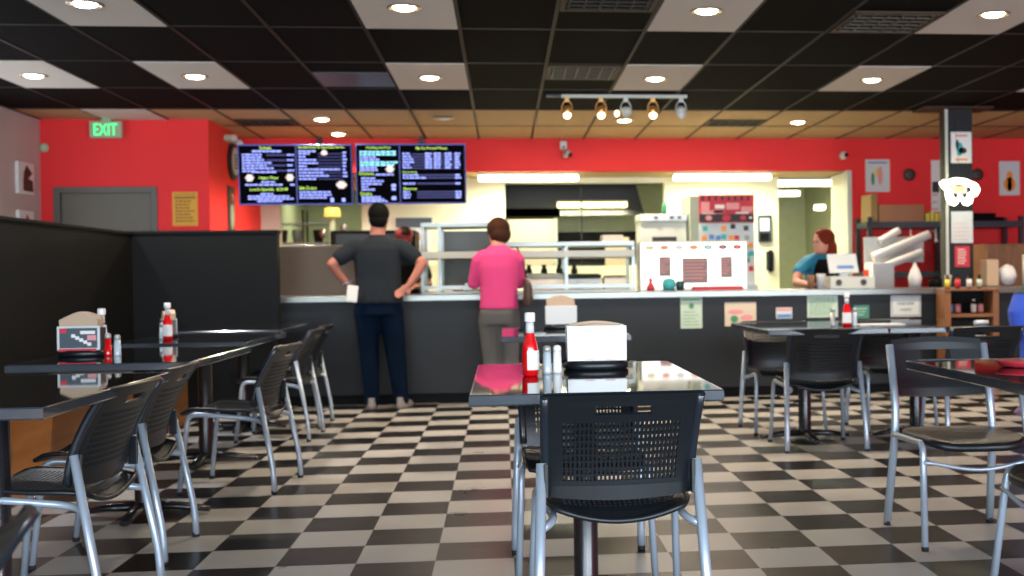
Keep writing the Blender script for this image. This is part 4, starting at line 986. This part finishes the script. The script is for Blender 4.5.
def dispenser(x, y, label, face='plain', rz=0., s=1.):
    t = thing('napkin_dispenser', label, 'napkin dispenser', (x, y, .7601), rz)
    b = BM(); lathe(b, [(.112, 0), (.120, .006), (.120, .022), (.108, .032)], (0, 0, 0), 32, 1, .66); obj('base', b, 'black_plastic', t, False)
    b = BM(); bx(b, -.105, .105, -.048, .048, .031, .035); bx(b, -.105, -.097, -.048, .048, .035, .15); bx(b, .097, .105, -.048, .048, .035, .15); bx(b, -.097, .097, -.004, .004, .035, .14); obj('holder', b, 'black_plastic', t, False)
    for q in (-1, 1):
        p = obj('display_card', bx(BM(), -.108, .108, q*.053-.003, q*.053+.003, .033, .160, .002), 'white_plastic' if face == 'plain' else 'paper_cool', t, False)  # plain face is white to stand in for the window reflected in it
        if q == -1 and face == 'plain':
            bb = BM(); bx(bb, -.045, -.01, -.0575, -.0562, .036, .039); bx(bb, .03, .065, -.0575, -.0562, .036, .039); obj('red_line', bb, 'ink_pink', p, False)
            bb = BM(); bx(bb, -.05, -.02, -.0575, -.0562, .138, .140); bx(bb, .05, .07, -.0575, -.0562, .140, .142); obj('faint_print', bb, 'ink_teal', p, False)
        if q == -1 and face == 'ad':
            obj('dark_field', bx(BM(), -.095, .095, -.0575, -.0562, .045, .15), mat('ad_slate', (.05, .07, .09), .5), p, False)
            obj('red_line', bx(BM(), -.10, .09, -.0585, -.0566, .028, .042), 'ink_red', p, False)
            bb = BM()
            for k in range(5): bx(bb, -.035+.02*k, -.015+.02*k, -.0585, -.0577, .10-.011*k, .118-.011*k)
            bx(bb, .01, .085, -.0585, -.0577, .118, .135)
            obj('printed_picture', bb, 'paper', p, False)
            obj('printed_mark', bx(BM(), .045, .09, -.059, -.0577, .085, .112), 'ink_pink', p, False)
            obj('printed_corner', bx(BM(), -.095, -.06, -.059, -.0577, .125, .15), 'ink_red', p, False)
    zt = .172 if face == 'plain' else .215
    b = BM()
    prof = [(-.094, .06)]+[(-.094-.006*(i == 0)+.188*i/10, zt-.012+.012*math.sin(PI*i/10)+(.004 if face == 'plain' else .02*math.sin(PI*i/10))) for i in range(11)]+[(.094, .06)]
    prism(b, prof, .008, .046); prism(b, [(x_, z_-.01) for x_, z_ in prof], -.046, -.008)
    obj('napkins', b, 'napkin', t, False)
    for ob in t.children_recursive: pass
    t.scale = (s, s, s)
    return t
dispenser(.335, 4.28, 'white-faced napkin dispenser on the middle foreground table', 'plain', 0, 1.0)
dispenser(-1.955, 5.66, 'colourful napkin dispenser with red stripe on the second booth table', 'ad', 0, .88)
dispenser(.375, 7.72, 'pale napkin dispenser on the small dark table behind, near the counter', 'ad2', 0, .95)
dispenser(-2.06, 7.45, 'dark napkin dispenser behind the ketchup on third booth table', 'ad', -1.2, .72)
t = thing('food_basket', 'red plastic food basket on the table at the right edge', 'basket', (1.865, 3.97, .7603))
b = BM(); lathe(b, [(.08, 0), (.10, .006), (.11, .020), (.113, .024)], (1.865, 3.97, .7603), 28, 1.15, .9); obj('basket', b, 'ink_red', t)
b = BM(); lathe(b, [(.06, .0245), (.05, .028)], (1.88, 3.97, .7603), 20, 1.05, .8); obj('paper_liner', b, 'napkin', t)
single('menu_card', bx(BM(), 2.32, 2.62, 7.42, 7.58, .7605, .766), 'paper_cool', 'pale card lying on the rear table right of the ketchup', 'card')
single('rolled_cutlery', tube(BM(), [(3.02, 7.25, .775), (3.12, 7.28, .775)], .014, 10), 'paper_cool', 'white rolled napkin at the right end of the rear table pair', 'napkin')

# ================================================================ PEOPLE
def loft(bm, rings, seg=24):
    R = []
    for r in rings:
        cx, cy, cz, rx, ry = r[:5]; p = 2.3
        ring = []
        for i in range(seg):
            a = 2*PI*i/seg; c, s = math.cos(a), math.sin(a)
            ring.append(bm.verts.new((cx+rx*abs(c)**(2/p)*(1 if c > 0 else -1), cy+ry*abs(s)**(2/p)*(1 if s > 0 else -1), cz)))
        R.append(ring)
    for a, b in zip(R, R[1:]):
        for i in range(seg): bm.faces.new((a[i], a[(i+1) % seg], b[(i+1) % seg], b[i]))
    bm.faces.new(R[0][::-1]); bm.faces.new(R[-1])
def limb(bm, pts):
    P_ = [Vector(p[:3]) for p in pts]; rs = [p[3] for p in pts]
    q, r = [P_[0]], [rs[0]]
    for i in range(len(P_)-1):
        for k in range(1, 5):
            t = k/4; q.append(P_[i].lerp(P_[i+1], t)); r.append(rs[i]*(1-t)+rs[i+1]*t)
    tube(bm, q, r, 14)
    for p, rr in ((P_[0], rs[0]), (P_[-1], rs[-1])): ball(bm, p, rr*.99, 12)
    for p, rr in zip(P_[1:-1], rs[1:-1]): ball(bm, p, rr*1.0, 12)
def remesh(name, bm, m, parent, vox=.012, smooth=2):
    me = bpy.data.meshes.new('tmp'); bmesh.ops.recalc_face_normals(bm, faces=bm.faces); bm.to_mesh(me); bm.free()
    o = bpy.data.objects.new('tmp', me); C.objects.link(o)
    md = o.modifiers.new('r', 'REMESH'); md.mode = 'VOXEL'; md.voxel_size = vox; md.use_smooth_shade = True
    s = o.modifiers.new('s', 'SMOOTH'); s.iterations = smooth; s.factor = .5
    dg = bpy.context.evaluated_depsgraph_get(); dg.update()
    me2 = bpy.data.meshes.new_from_object(o.evaluated_get(dg)); me2.name = name
    bpy.data.objects.remove(o); bpy.data.meshes.remove(me)
    me2.materials.clear(); me2.materials.append(M[m])
    for p in me2.polygons: p.use_smooth = True
    o = bpy.data.objects.new(name, me2); C.objects.link(o)
    if parent is not None: o.parent = parent
    return o
def head(bm, c, s=1., tilt=0., turn=0.):
    """c: head centre; face looks along +Y before turn"""
    h = BM()
    loft(h, [(0, .02, -.115*s, .030*s, .034*s), (0, .025, -.105*s, .045*s, .055*s), (0, .012, -.07*s, .060*s, .080*s), (0, 0, -.02*s, .071*s, .092*s), (0, -.004, .03*s, .075*s, .096*s), (0, -.006, .07*s, .068*s, .088*s), (0, -.006, .10*s, .046*s, .062*s), (0, -.006, .113*s, .02*s, .03*s)])
    ball(h, (0, .094*s, -.022*s), .014*s, 10, (.9, 1.2, 1.0)); tube(h, [(0, .086*s, .015*s), (0, .098*s, -.02*s)], [.008*s, .012*s], 8)
    ball(h, (0, .088*s, .022*s), .02*s, 10, (2.2, .5, .5)); ball(h, (0, .085*s, -.098*s), .018*s, 10)
    for q in (-1, 1): ball(h, (q*.074*s, -.005*s, -.008*s), .022*s, 10, (.35, .7, 1.3))
    h.transform(Matrix.Translation(c) @ Matrix.Rotation(turn, 4, 'Z') @ Matrix.Rotation(tilt, 4, 'X'))
    me = bpy.data.meshes.new('h'); h.to_mesh(me); h.free(); bm.from_mesh(me); bpy.data.meshes.remove(me)
def face_bits(parent, c, s=1., tilt=0., turn=0.):
    Mx = Matrix.Translation(c) @ Matrix.Rotation(turn, 4, 'Z') @ Matrix.Rotation(tilt, 4, 'X')
    for q in (-1, 1):
        b = ball(BM(), (q*.032*s, .082*s, .004*s), .012*s, 12, (1.2, 1, .75)); b.transform(Mx); obj('eye', b, 'ink_dark', parent)
    b = ball(BM(), (0, .088*s, -.060*s), .022*s, 10, (1, .45, .28)); b.transform(Mx); obj('lips', b, 'ink_pink', parent)
def hair(parent, c, m, s=1., kind='short', tilt=0., turn=0.):
    b = BM()
    if kind == 'short':
        ball(b, (0, -.014*s, .036*s), .092*s, 18, (.90, 1.06, .98)); ball(b, (0, -.04*s, -.02*s), .075*s, 16, (.96, .8, .9)); ball(b, (0, .05*s, .085*s), .05*s, 12, (1.1, .8, .6))
    elif kind == 'bob':
        ball(b, (0, -.014*s, .03*s), .102*s, 18, (.95, 1.06, .95)); ball(b, (0, -.045*s, -.025*s), .088*s, 16, (1.05, .8, 1.0)); ball(b, (-.055*s, -.01*s, -.02*s), .05*s, 12, (.7, 1, 1.3)); ball(b, (.055*s, -.01*s, -.02*s), .05*s, 12, (.7, 1, 1.3))
    elif kind == 'long':
        ball(b, (0, -.02*s, .032*s), .098*s, 18, (.95, 1.05, .98)); ball(b, (0, -.055*s, -.04*s), .08*s, 16, (1., .75, 1.2)); limb(b, [(-.04*s, -.07*s, -.04*s, .05*s), (-.03*s, -.09*s, -.15*s, .035*s)]); limb(b, [(.05*s, -.06*s, -.03*s, .05*s), (.05*s, -.08*s, -.13*s, .035*s)])
    b.transform(Matrix.Translation(c) @ Matrix.Rotation(turn, 4, 'Z') @ Matrix.Rotation(tilt, 4, 'X'))
    return remesh('hair', b, m, parent, .008, 1)
def hand(bm, w, d, n, s=1., curl=.5, thumb=1):
    """w wrist point, d finger direction, n palm normal"""
    w, d, n = Vector(w), Vector(d).normalized(), Vector(n).normalized(); sd = d.cross(n).normalized()*thumb
    pc = w+d*.05*s
    limb(bm, [(*w, .024*s), (*(w+d*.03*s), .026*s)])
    g = BM(); ball(g, (0, 0, 0), 1., 12)
    for v in g.verts: v.co = pc + d*v.co.x*.050*s + sd*v.co.y*.042*s + n*v.co.z*.017*s
    me = bpy.data.meshes.new('h'); g.to_mesh(me); g.free(); bm.from_mesh(me); bpy.data.meshes.remove(me)
    for k, ln in enumerate((.070, .078, .073, .056)):
        o = pc+d*.035*s+sd*(.030-.020*k)*s; p1 = o+(d+n*curl*.35).normalized()*ln*.5*s; p2 = p1+(d+n*curl*1.2).normalized()*ln*.5*s
        tube(bm, [o, p1, p2], [.0105*s, .0098*s, .0085*s], 8)
    o = w+d*.018*s+sd*.028*s; tube(bm, [o, o+(d*.6+sd*.9).normalized()*.035*s, o+(d*.9+sd*.6).normalized()*.062*s], [.013*s, .0115*s, .010*s], 8)
def shoe(bm, x, y, ang=0., s=1.):
    g = BM(); loft(g, [(0, .06, 0, .046, .135), (0, .06, .03, .048, .137), (0, .05, .055, .042, .12), (0, .01, .085, .036, .07), (0, -.01, .10, .034, .05)])
    g.transform(Matrix.Translation((x, y, .001)) @ Matrix.Rotation(ang, 4, 'Z') @ Matrix.Scale(s, 4))
    me = bpy.data.meshes.new('h'); g.to_mesh(me); g.free(); bm.from_mesh(me); bpy.data.meshes.remove(me)

# ---- man at the counter: back to us, hands on hips
X, Y = -1.06, 10.08
t = thing('person', 'person in charcoal t-shirt and dark jeans at counter, hands on hips', 'person', (X, Y, 0))
def mk(f): return [(X+p[0], Y+p[1], *p[2:]) for p in f]
b = BM()
loft(b, [(X+a, Y+c, z, rx, ry) for a, c, z, rx, ry in ((0, 0, .92, .165, .11), (0, 0, 1.05, .15, .10), (0, 0, 1.2, .165, .11), (0, 0, 1.36, .18, .11), (0, 0, 1.43, .14, .085), (0, 0, 1.47, .065, .06), (0, .01, 1.56, .058, .06))])
head(b, (X+.01, Y+.03, 1.622), 1.05, -.12)
Ls, Le, Lw = (-.20, 0, 1.38), (-.375, -.06, 1.235), (-.245, .02, 1.05)
Rs, Re, Rw = (.20, 0, 1.38), (.375, -.06, 1.235), (.265, -.09, 1.05)
for S, E_, W_ in ((Ls, Le, Lw), (Rs, Re, Rw)):
    limb(b, mk([(*S, .058), (*E_, .044), ((E_[0]+W_[0])/2+.01*(1 if S[0] > 0 else -1), (E_[1]+W_[1])/2, (E_[2]+W_[2])/2, .040), (*W_, .028)]))
for S, W_, q in ((-1, Lw, 1), (1, Rw, 1)):
    hand(b, (X+W_[0], Y+W_[1], W_[2]), (-S*.75, -.10, -.62), (-S*.25, -1 if S > 0 else -.2, .1), .95, .5, -S)
limb(b, mk([(-.09, 0, .90, .085), (-.085, .01, .50, .055), (-.068, .0, .10, .038)])); limb(b, mk([(.09, 0, .90, .085), (.13, .01, .50, .055), (.175, .0, .10, .038)]))
remesh('body', b, 'skin_tan', t, .009, 2)
b = BM()
loft(b, [(X+a, Y+c, z, rx, ry) for a, c, z, rx, ry in ((0, 0, .90, .212, .145), (0, 0, .98, .205, .14), (0, 0, 1.10, .192, .13), (0, 0, 1.25, .197, .132), (0, 0, 1.36, .200, .128), (0, 0, 1.42, .165, .105), (0, 0, 1.465, .090, .078), (0, .005, 1.485, .07, .066))])
for S, E_ in ((Ls, Le), (Rs, Re)):
    mid = tuple(S[i]+(E_[i]-S[i])*.62 for i in range(3)); limb(b, mk([(S[0]*.8, 0, 1.37, .078), (S[0], S[1], S[2]-.01, .076), (*mid, .070)]))
remesh('t_shirt', b, 'tee_charcoal', t, .012, 3)
b = BM()
loft(b, [(X, Y, z, rx, ry) for z, rx, ry in ((.80, .205, .135), (.88, .200, .132), (.96, .185, .125))])
limb(b, mk([(-.10, 0, .84, .112), (-.085, .01, .50, .086), (-.068, .0, .12, .066), (-.066, .0, .07, .068)])); limb(b, mk([(.10, 0, .84, .112), (.135, .01, .50, .088), (.175, .0, .12, .066), (.178, .0, .07, .068)]))
remesh('jeans', b, 'denim', t, .012, 2)
for x, a in ((-.066, .1), (.185, -.35)):
    b = BM(); shoe(b, X+x, Y-.02, a); remesh('shoe', b, 'shoe_grey', t, .009, 1)
hair(t, (X+.01, Y+.03, 1.622), 'hair_black', 1.10, 'short', -.12)
b = tube(BM(), [(X-.262+.035*math.cos(q), Y+.01+.035*math.sin(q), 1.075+.012*math.cos(q)) for q in [2*PI*i/14 for i in range(14)]], .008, 8, closed=True); obj('wristwatch', b, 'silver', t)
b = BM(); bx(b, -.045, .045, -.006, .006, -.07, .07, .01); b.transform(Matrix.Translation((X-.20, Y-.145, .985)) @ Matrix.Rotation(.12, 4, 'Y')); single('paper_receipt', b, 'paper', 'folded white paper held at the hip of the person in charcoal', 'paper')

# ---- woman in pink
X, Y = -.04, 10.08
t = thing('person', 'person in pink top and grey trousers standing at counter, seen from behind', 'person', (X, Y, 0))
b = BM()
loft(b, [(X+a, Y+c, z, rx, ry) for a, c, z, rx, ry in ((0, 0, .86, .15, .11), (0, 0, 1.0, .135, .10), (0, 0, 1.2, .15, .11), (0, 0, 1.30, .15, .10), (0, .01, 1.36, .07, .06), (0, .02, 1.43, .05, .052))])
head(b, (X-.005, Y+.05, 1.500), .95, -.15, .75)
limb(b, mk([(-.16, 0, 1.27, .05), (-.205, .05, 1.06, .040), (-.12, .27, 1.08, .026)])); limb(b, mk([(.16, 0, 1.27, .05), (.185, .06, 1.05, .040), (.10, .27, 1.06, .026)]))
hand(b, (X-.12, Y+.27, 1.08), (.6, .6, 0), (0, 0, -1), .9, .5, 1); hand(b, (X+.10, Y+.27, 1.06), (-.6, .6, 0), (0, 0, -1), .9, .5, -1)
for s in (-1, 1): limb(b, mk([(s*.08, 0, .82, .08), (s*.08, .0, .45, .055), (s*.08, .0, .10, .038)]))
remesh('body', b, 'skin_fair', t, .009, 2)
b = BM()
loft(b, [(X+a, Y+c, z, rx, ry) for a, c, z, rx, ry in ((0, 0, .835, .168, .135), (0, 0, .92, .160, .13), (0, 0, 1.05, .158, .125), (0, 0, 1.20, .172, .125), (0, 0, 1.30, .165, .11), (0, .005, 1.36, .10, .08), (0, .01, 1.385, .07, .065))])
limb(b, mk([(-.13, 0, 1.28, .068), (-.17, .0, 1.25, .062), (-.215, .05, 1.06, .054), (-.15, .18, 1.08, .042)])); limb(b, mk([(.13, 0, 1.28, .068), (.165, .0, 1.25, .062), (.185, .06, 1.06, .052), (.13, .18, 1.06, .042)]))
remesh('top', b, 'pink_knit', t, .012, 3)
b = BM()
loft(b, [(X, Y, z, rx, ry) for z, rx, ry in ((.70, .165, .13), (.80, .172, .135), (.86, .155, .12))])
limb(b, mk([(-.085, 0, .74, .098), (-.07, .01, .40, .078), (-.06, .0, .10, .075), (-.06, 0, .06, .076)])); limb(b, mk([(.085, 0, .74, .098), (.085, .01, .40, .078), (.08, .0, .10, .075), (.08, 0, .06, .076)]))
remesh('trousers', b, 'grey_cloth', t, .012, 2)
for x, a in ((-.06, .1), (.08, -.1)):
    b = BM(); shoe(b, X+x, Y-.02, a, .92); remesh('shoe', b, 'shoe_black', t, .009, 1)
hair(t, (X-.005, Y+.05, 1.500), 'hair_brown', 1.0, 'bob', -.15, .75)
face_bits(t, (X-.005, Y+.05, 1.500), .95, -.15, .75)
bg = thing('handbag', 'brown shoulder bag hanging at the right side of the person in pink', 'handbag', (.20, 10.02, .85))
b = BM(); loft(b, [(.205, 10.02, .86, .035, .10), (.21, 10.02, .92, .045, .11), (.205, 10.02, 1.05, .035, .09), (.19, 10.02, 1.10, .012, .07)]); remesh('pouch', b, 'leather_brown', bg, .010, 2).location = -Vector(bg.location)
obj('strap', tube(BM(), [(.195, 10.02, 1.08), (.175, 10.03, 1.22), (.12, 10.07, 1.365), (.155, 10.13, 1.24), (.195, 10.10, 1.06)], .007, 6), 'leather_brown', bg)

# ---- cook behind the counter
X, Y = -.985, 11.95
t = thing('person', 'cook in dark shirt and red cap behind the counter, half hidden', 'person', (X, Y, 0))
b = BM()
loft(b, [(X+a, Y+c, z, rx, ry) for a, c, z, rx, ry in ((0, 0, .85, .16, .11), (0, 0, 1.0, .15, .10), (0, 0, 1.2, .16, .11), (0, 0, 1.32, .15, .09), (0, 0, 1.38, .06, .055), (0, -.02, 1.44, .05, .052))])
head(b, (X-.005, Y-.05, 1.51), .98, -.45, PI+.3)
limb(b, mk([(-.18, 0, 1.28, .052), (-.23, -.05, 1.05, .042), (-.10, -.28, 1.03, .028)])); limb(b, mk([(.18, 0, 1.28, .052), (.23, -.05, 1.05, .042), (.12, -.28, 1.03, .028)]))
hand(b, (X-.10, Y-.28, 1.03), (.3, -.8, -.1), (0, 0, -1), .9, .5, -1); hand(b, (X+.12, Y-.28, 1.03), (-.3, -.8, -.1), (0, 0, -1), .9, .5, 1)
for s in (-1, 1): limb(b, mk([(s*.08, 0, .82, .085), (s*.08, .0, .45, .058), (s*.08, .0, .10, .042)]))
remesh('body', b, 'skin_tan', t, .009, 2)
b = BM(); loft(b, [(X, Y, z, rx, ry) for z, rx, ry in ((.80, .185, .13), (1.0, .17, .12), (1.2, .18, .125), (1.31, .165, .10), (1.38, .08, .07))])
for s in (-1, 1): limb(b, mk([(s*.15, 0, 1.29, .068), (s*.215, -.03, 1.13, .058)]))
remesh('shirt', b, 'tee_charcoal', t, .012, 2)
b = BM(); bx(b, X-.13, X+.13, Y-.142, Y-.132, .55, 1.24, .004); obj('apron', b, 'apron_black', t)
b = BM(); loft(b, [(X, Y, .80, .17, .12), (X, Y, .88, .16, .11)])
for s in (-1, 1): limb(b, mk([(s*.085, 0, .80, .095), (s*.085, 0, .4, .075), (s*.085, 0, .08, .065)]))
remesh('trousers', b, 'shoe_black', t, .014, 1)
for s in (-1, 1): b = BM(); shoe(b, X+s*.085, Y+.02, PI, .95); remesh('shoe', b, 'shoe_black', t, .012, 1)
hair(t, (X-.005, Y-.05, 1.51), 'hair_brown', 1.0, 'short', -.45, PI+.3)
b = BM(); ball(b, (0, -.01, .055), .100, 16, (.95, 1.05, .62)); bx(b, -.06, .06, .07, .15, .035, .045, .004)
b.transform(Matrix.Translation((X-.005, Y-.05, 1.51)) @ Matrix.Rotation(PI+.3, 4, 'Z') @ Matrix.Rotation(-.45, 4, 'X')); remesh('cap', b, 'cap_red', t, .009, 1)
face_bits(t, (X-.005, Y-.05, 1.51), .98, -.45, PI+.3)

# ---- worker leaning at the register
X, Y = 3.12, 11.45
t = thing('person', 'worker in teal t-shirt and black apron leaning over the counter', 'person', (X, Y, 0))
b = BM()
loft(b, [(X+.10, Y+.12, .85, .16, .12), (X+.10, Y+.10, 1.0, .15, .11), (X+.07, Y+.03, 1.15, .16, .12), (X+.05, Y-.03, 1.26, .15, .10), (X+.04, Y-.08, 1.31, .07, .065), (X+.03, Y-.11, 1.36, .05, .052)])
HC = (X+.035, Y-.14, 1.42)
head(b, HC, 1.02, -.05, PI*.60)
limb(b, [(X-.09, Y-.03, 1.22, .052), (X-.22, Y-.16, 1.12, .046), (X-.27, Y-.26, 1.02, .040), (X-.17, Y-.50, .995, .028)]); limb(b, [(X+.19, Y-.03, 1.22, .052), (X+.26, Y-.18, 1.05, .042), (X+.08, Y-.38, 1.0, .028)])
hand(b, (X-.17, Y-.50, .995), (.5, -.5, 0), (0, 0, -1), .9, .3, 1); hand(b, (X+.08, Y-.38, 1.0), (-.5, -.5, 0), (0, 0, -1), .9, .3, -1)
for s in (-1, 1): limb(b, [(X+.10+s*.08, Y+.12, .82, .085), (X+.10+s*.08, Y+.10, .45, .058), (X+.10+s*.08, Y+.15, .10, .042)])
remesh('body', b, 'skin_fair', t, .009, 2)
b = BM(); loft(b, [(X+.10, Y+.12, .80, .185, .14), (X+.10, Y+.10, 1.0, .172, .13), (X+.07, Y+.03, 1.15, .182, .135), (X+.05, Y-.03, 1.25, .168, .115), (X+.04, Y-.07, 1.31, .09, .08)])
limb(b, [(X-.06, Y-.02, 1.23, .072), (X-.15, Y-.09, 1.19, .066), (X-.22, Y-.16, 1.13, .058)]); limb(b, [(X+.15, Y-.02, 1.23, .072), (X+.24, Y-.12, 1.12, .060)])
remesh('t_shirt', b, 'teal_tee', t, .012, 2)
b = BM(); loft(b, [(X+.10, Y+.02, .6, .15, .12), (X+.10, Y+.0, .85, .15, .125), (X+.09, Y-.02, 1.02, .13, .12), (X+.05, Y-.075, 1.18, .09, .10), (X+.04, Y-.10, 1.25, .06, .07)]); remesh('apron', b, 'apron_black', t, .012, 2)
b = BM(); loft(b, [(X+.10, Y+.12, .78, .18, .135), (X+.10, Y+.12, .86, .165, .12)])
for s in (-1, 1): limb(b, [(X+.10+s*.085, Y+.12, .80, .095), (X+.10+s*.085, Y+.10, .4, .075), (X+.10+s*.085, Y+.15, .08, .065)])
remesh('trousers', b, 'royal_blue', t, .014, 1)
for s in (-1, 1): b = BM(); shoe(b, X+.10+s*.085, Y+.17, PI, .95); remesh('shoe', b, 'shoe_black', t, .012, 1)
hair(t, HC, 'hair_auburn', 1.08, 'long', -.05, PI*.60); face_bits(t, HC, 1.02, -.05, PI*.60)

# ---- person in blue at the right edge
X, Y = 4.13, 8.45
t = thing('person', 'person in royal blue trousers and dark teal top cut by right edge', 'person', (X, Y, 0))
b = BM()
loft(b, [(X, Y, .90, .17, .12), (X+.03, Y, 1.05, .145, .10), (X+.06, Y, 1.25, .155, .11), (X+.08, Y, 1.38, .16, .10), (X+.08, Y, 1.46, .08, .07), (X+.08, Y+.01, 1.54, .053, .055)])
head(b, (X+.08, Y+.03, 1.61), 1.0, -.05)
for s in (-1, 1):
    limb(b, mk([(s*.15+.08, 0, 1.36, .050), (s*.14+.08, .12, 1.12, .040), (s*.06+.08, .33, 1.12, .028)])); hand(b, (X+.08+s*.06, Y+.33, 1.12), (-s*.3, .8, 0), (0, 0, -1), .9, .5, -s)
    limb(b, mk([(s*.09, 0, .88, .09), (s*.11, .0, .48, .06), (s*.12, .0, .10, .042)]))
remesh('body', b, 'skin_fair', t, .009, 2)
b = BM(); loft(b, [(X-.03, Y, .93, .275, .165), (X-.01, Y, .98, .235, .15), (X+.03, Y, 1.06, .165, .12), (X+.06, Y, 1.25, .155, .12), (X+.08, Y, 1.37, .155, .115), (X+.08, Y, 1.46, .09, .08)])
for s in (-1, 1): limb(b, mk([(s*.12+.08, 0, 1.36, .066), (s*.145+.08, .05, 1.24, .054)]))
remesh('top', b, 'dark_teal', t, .012, 2)
b = BM(); loft(b, [(X-.03, Y, .62, .285, .16), (X-.04, Y, .80, .300, .17), (X-.03, Y, .94, .260, .155), (X, Y, 1.0, .19, .125)])
for s in (-1, 1): limb(b, mk([(s*.13, 0, .70, .125), (s*.145, 0, .42, .105), (s*.15, 0, .20, .07)]))
remesh('trousers', b, 'royal_blue', t, .013, 2)
for s in (-1, 1): b = BM(); shoe(b, X+s*.14, Y-.02, -s*.5, 1.0); remesh('shoe', b, 'shoe_purple', t, .009, 1)
hair(t, (X+.08, Y+.03, 1.61), 'hair_brown', 1.05, 'short', -.05)
# remeshed parts were built in world coordinates: shift them under their thing
for o in list(bpy.data.objects):
    if o.type == 'MESH' and o.parent is not None and o.parent.name.startswith('person') and o.name.split('.')[0] in ('body', 't_shirt', 'jeans', 'shoe', 'hair', 'top', 'trousers', 'shirt', 'cap', 'apron'):
        if o.name.startswith('apron') and abs(o.data.vertices[0].co.x) < 1 and o.parent.location.x < 0 and abs(o.data.vertices[0].co.y) < 5: continue
        o.data.transform(Matrix.Translation(-o.parent.location))

# ================================================================ LIGHT
def area(name, loc, rot, sx, sy, power, col):
    l = bpy.data.lights.new(name, 'AREA'); l.shape = 'RECTANGLE'; l.size = sx; l.size_y = sy; l.energy = power; l.color = col
    o = bpy.data.objects.new(name, l); C.objects.link(o); o.location = loc; o.rotation_euler = rot; return o
# area lamps added as daylight: assumed storefront windows behind the camera, and the side window
for x0, x1 in ((-4.1, -.5), (.1, 3.5), (4.1, 6.9)):
    area('window_daylight', ((x0+x1)/2, -2.48, 1.45), (PI/2, 0, 0), x1-x0, 1.9, 150, (.76, .88, 1.0))  # added lamp, no known window here; the storefront is assumed
area('window_daylight', (-4.50, 9.1, 1.65), (0, -PI/2, 0), 1.4, 4.0, 14, (.9, .93, 1.0))
for x, y, g in cans:
    if g == 'spot_off': continue
    l = bpy.data.lights.new('downlight', 'SPOT'); l.energy = 62 if y < 11.5 else 95; l.spot_size = 2.5; l.spot_blend = .8; l.shadow_soft_size = .07
    l.color = (1, .80, .58) if g != 'can_cool' else (.95, .95, 1)
    o = bpy.data.objects.new('downlight', l); C.objects.link(o); o.location = (x, y, CEIL-.05)
for x0, x1, y, z, p in ((-.29, .92, 14.0, 2.25, 19), (2.06, 3.27, 14.0, 2.25, 19), (.73, 1.70, 15.85, 2.03, 30), (3.55, 4.35, 15.0, 2.25, 9), (-2.6, -1.8, 16.5, 2.4, 5)):  # last entry is a bare lamp in the left kitchen, no fixture modelled
    area('fluorescent_glow', ((x0+x1)/2, y, z), (0, 0, 0), x1-x0, .12, p, (.96, 1, .70))
area('fluorescent_glow', (1.2, 12.4, 2.68), (0, 0, 0), 3.5, .3, 16, (1, .92, .68))  # bare area lamp over the serving aisle, no fixture hangs here

w = bpy.data.worlds.new('World'); bpy.context.scene.world = w; w.use_nodes = True
nt = w.node_tree; bg_ = nt.nodes['Background']
sky = nt.nodes.new('ShaderNodeTexSky'); sky.sky_type = 'HOSEK_WILKIE'; sky.sun_direction = (-.3, -.6, .7); sky.turbidity = 3
nt.links.new(sky.outputs['Color'], bg_.inputs['Color']); bg_.inputs['Strength'].default_value = .8

# ================================================================ CAMERA
f, yaw, pitch, roll, px = 1166.18, .1030, -.0093, -.0125, 112.15
cy, sy = math.cos(yaw), math.sin(yaw); cp, sp = math.cos(pitch), math.sin(pitch); cr, sr = math.cos(roll), math.sin(roll)
fw = Vector((sy*cp, cy*cp, sp)); ri = Vector((cy, -sy, 0)); up = ri.cross(fw)
r2 = cr*ri+sr*up; u2 = -sr*ri+cr*up
cam = bpy.data.cameras.new('Camera'); co = bpy.data.objects.new('Camera', cam); C.objects.link(co)
mw = Matrix((r2, u2, -fw)).transposed().to_4x4(); mw.translation = (0, 0, 1.0956); co.matrix_world = mw
cam.sensor_width = 36; cam.lens = f/1024*36; cam.shift_x = -px/1024
cam.clip_start = .05; cam.clip_end = 100
cam.dof.use_dof = True; cam.dof.focus_distance = 3.4; cam.dof.aperture_fstop = 3.8
sc = bpy.context.scene; sc.camera = co
sc.view_settings.view_transform = 'Standard'; sc.view_settings.look = 'None'; sc.view_settings.gamma = 1
sc.view_settings.use_curve_mapping = False; sc.view_settings.exposure = 1.45
sc.cycles.use_denoising = True
sc.cycles.max_bounces = 8; sc.cycles.transmission_bounces = 6; sc.cycles.caustics_reflective = False; sc.cycles.caustics_refractive = False
sc.cycles.sample_clamp_indirect = 4
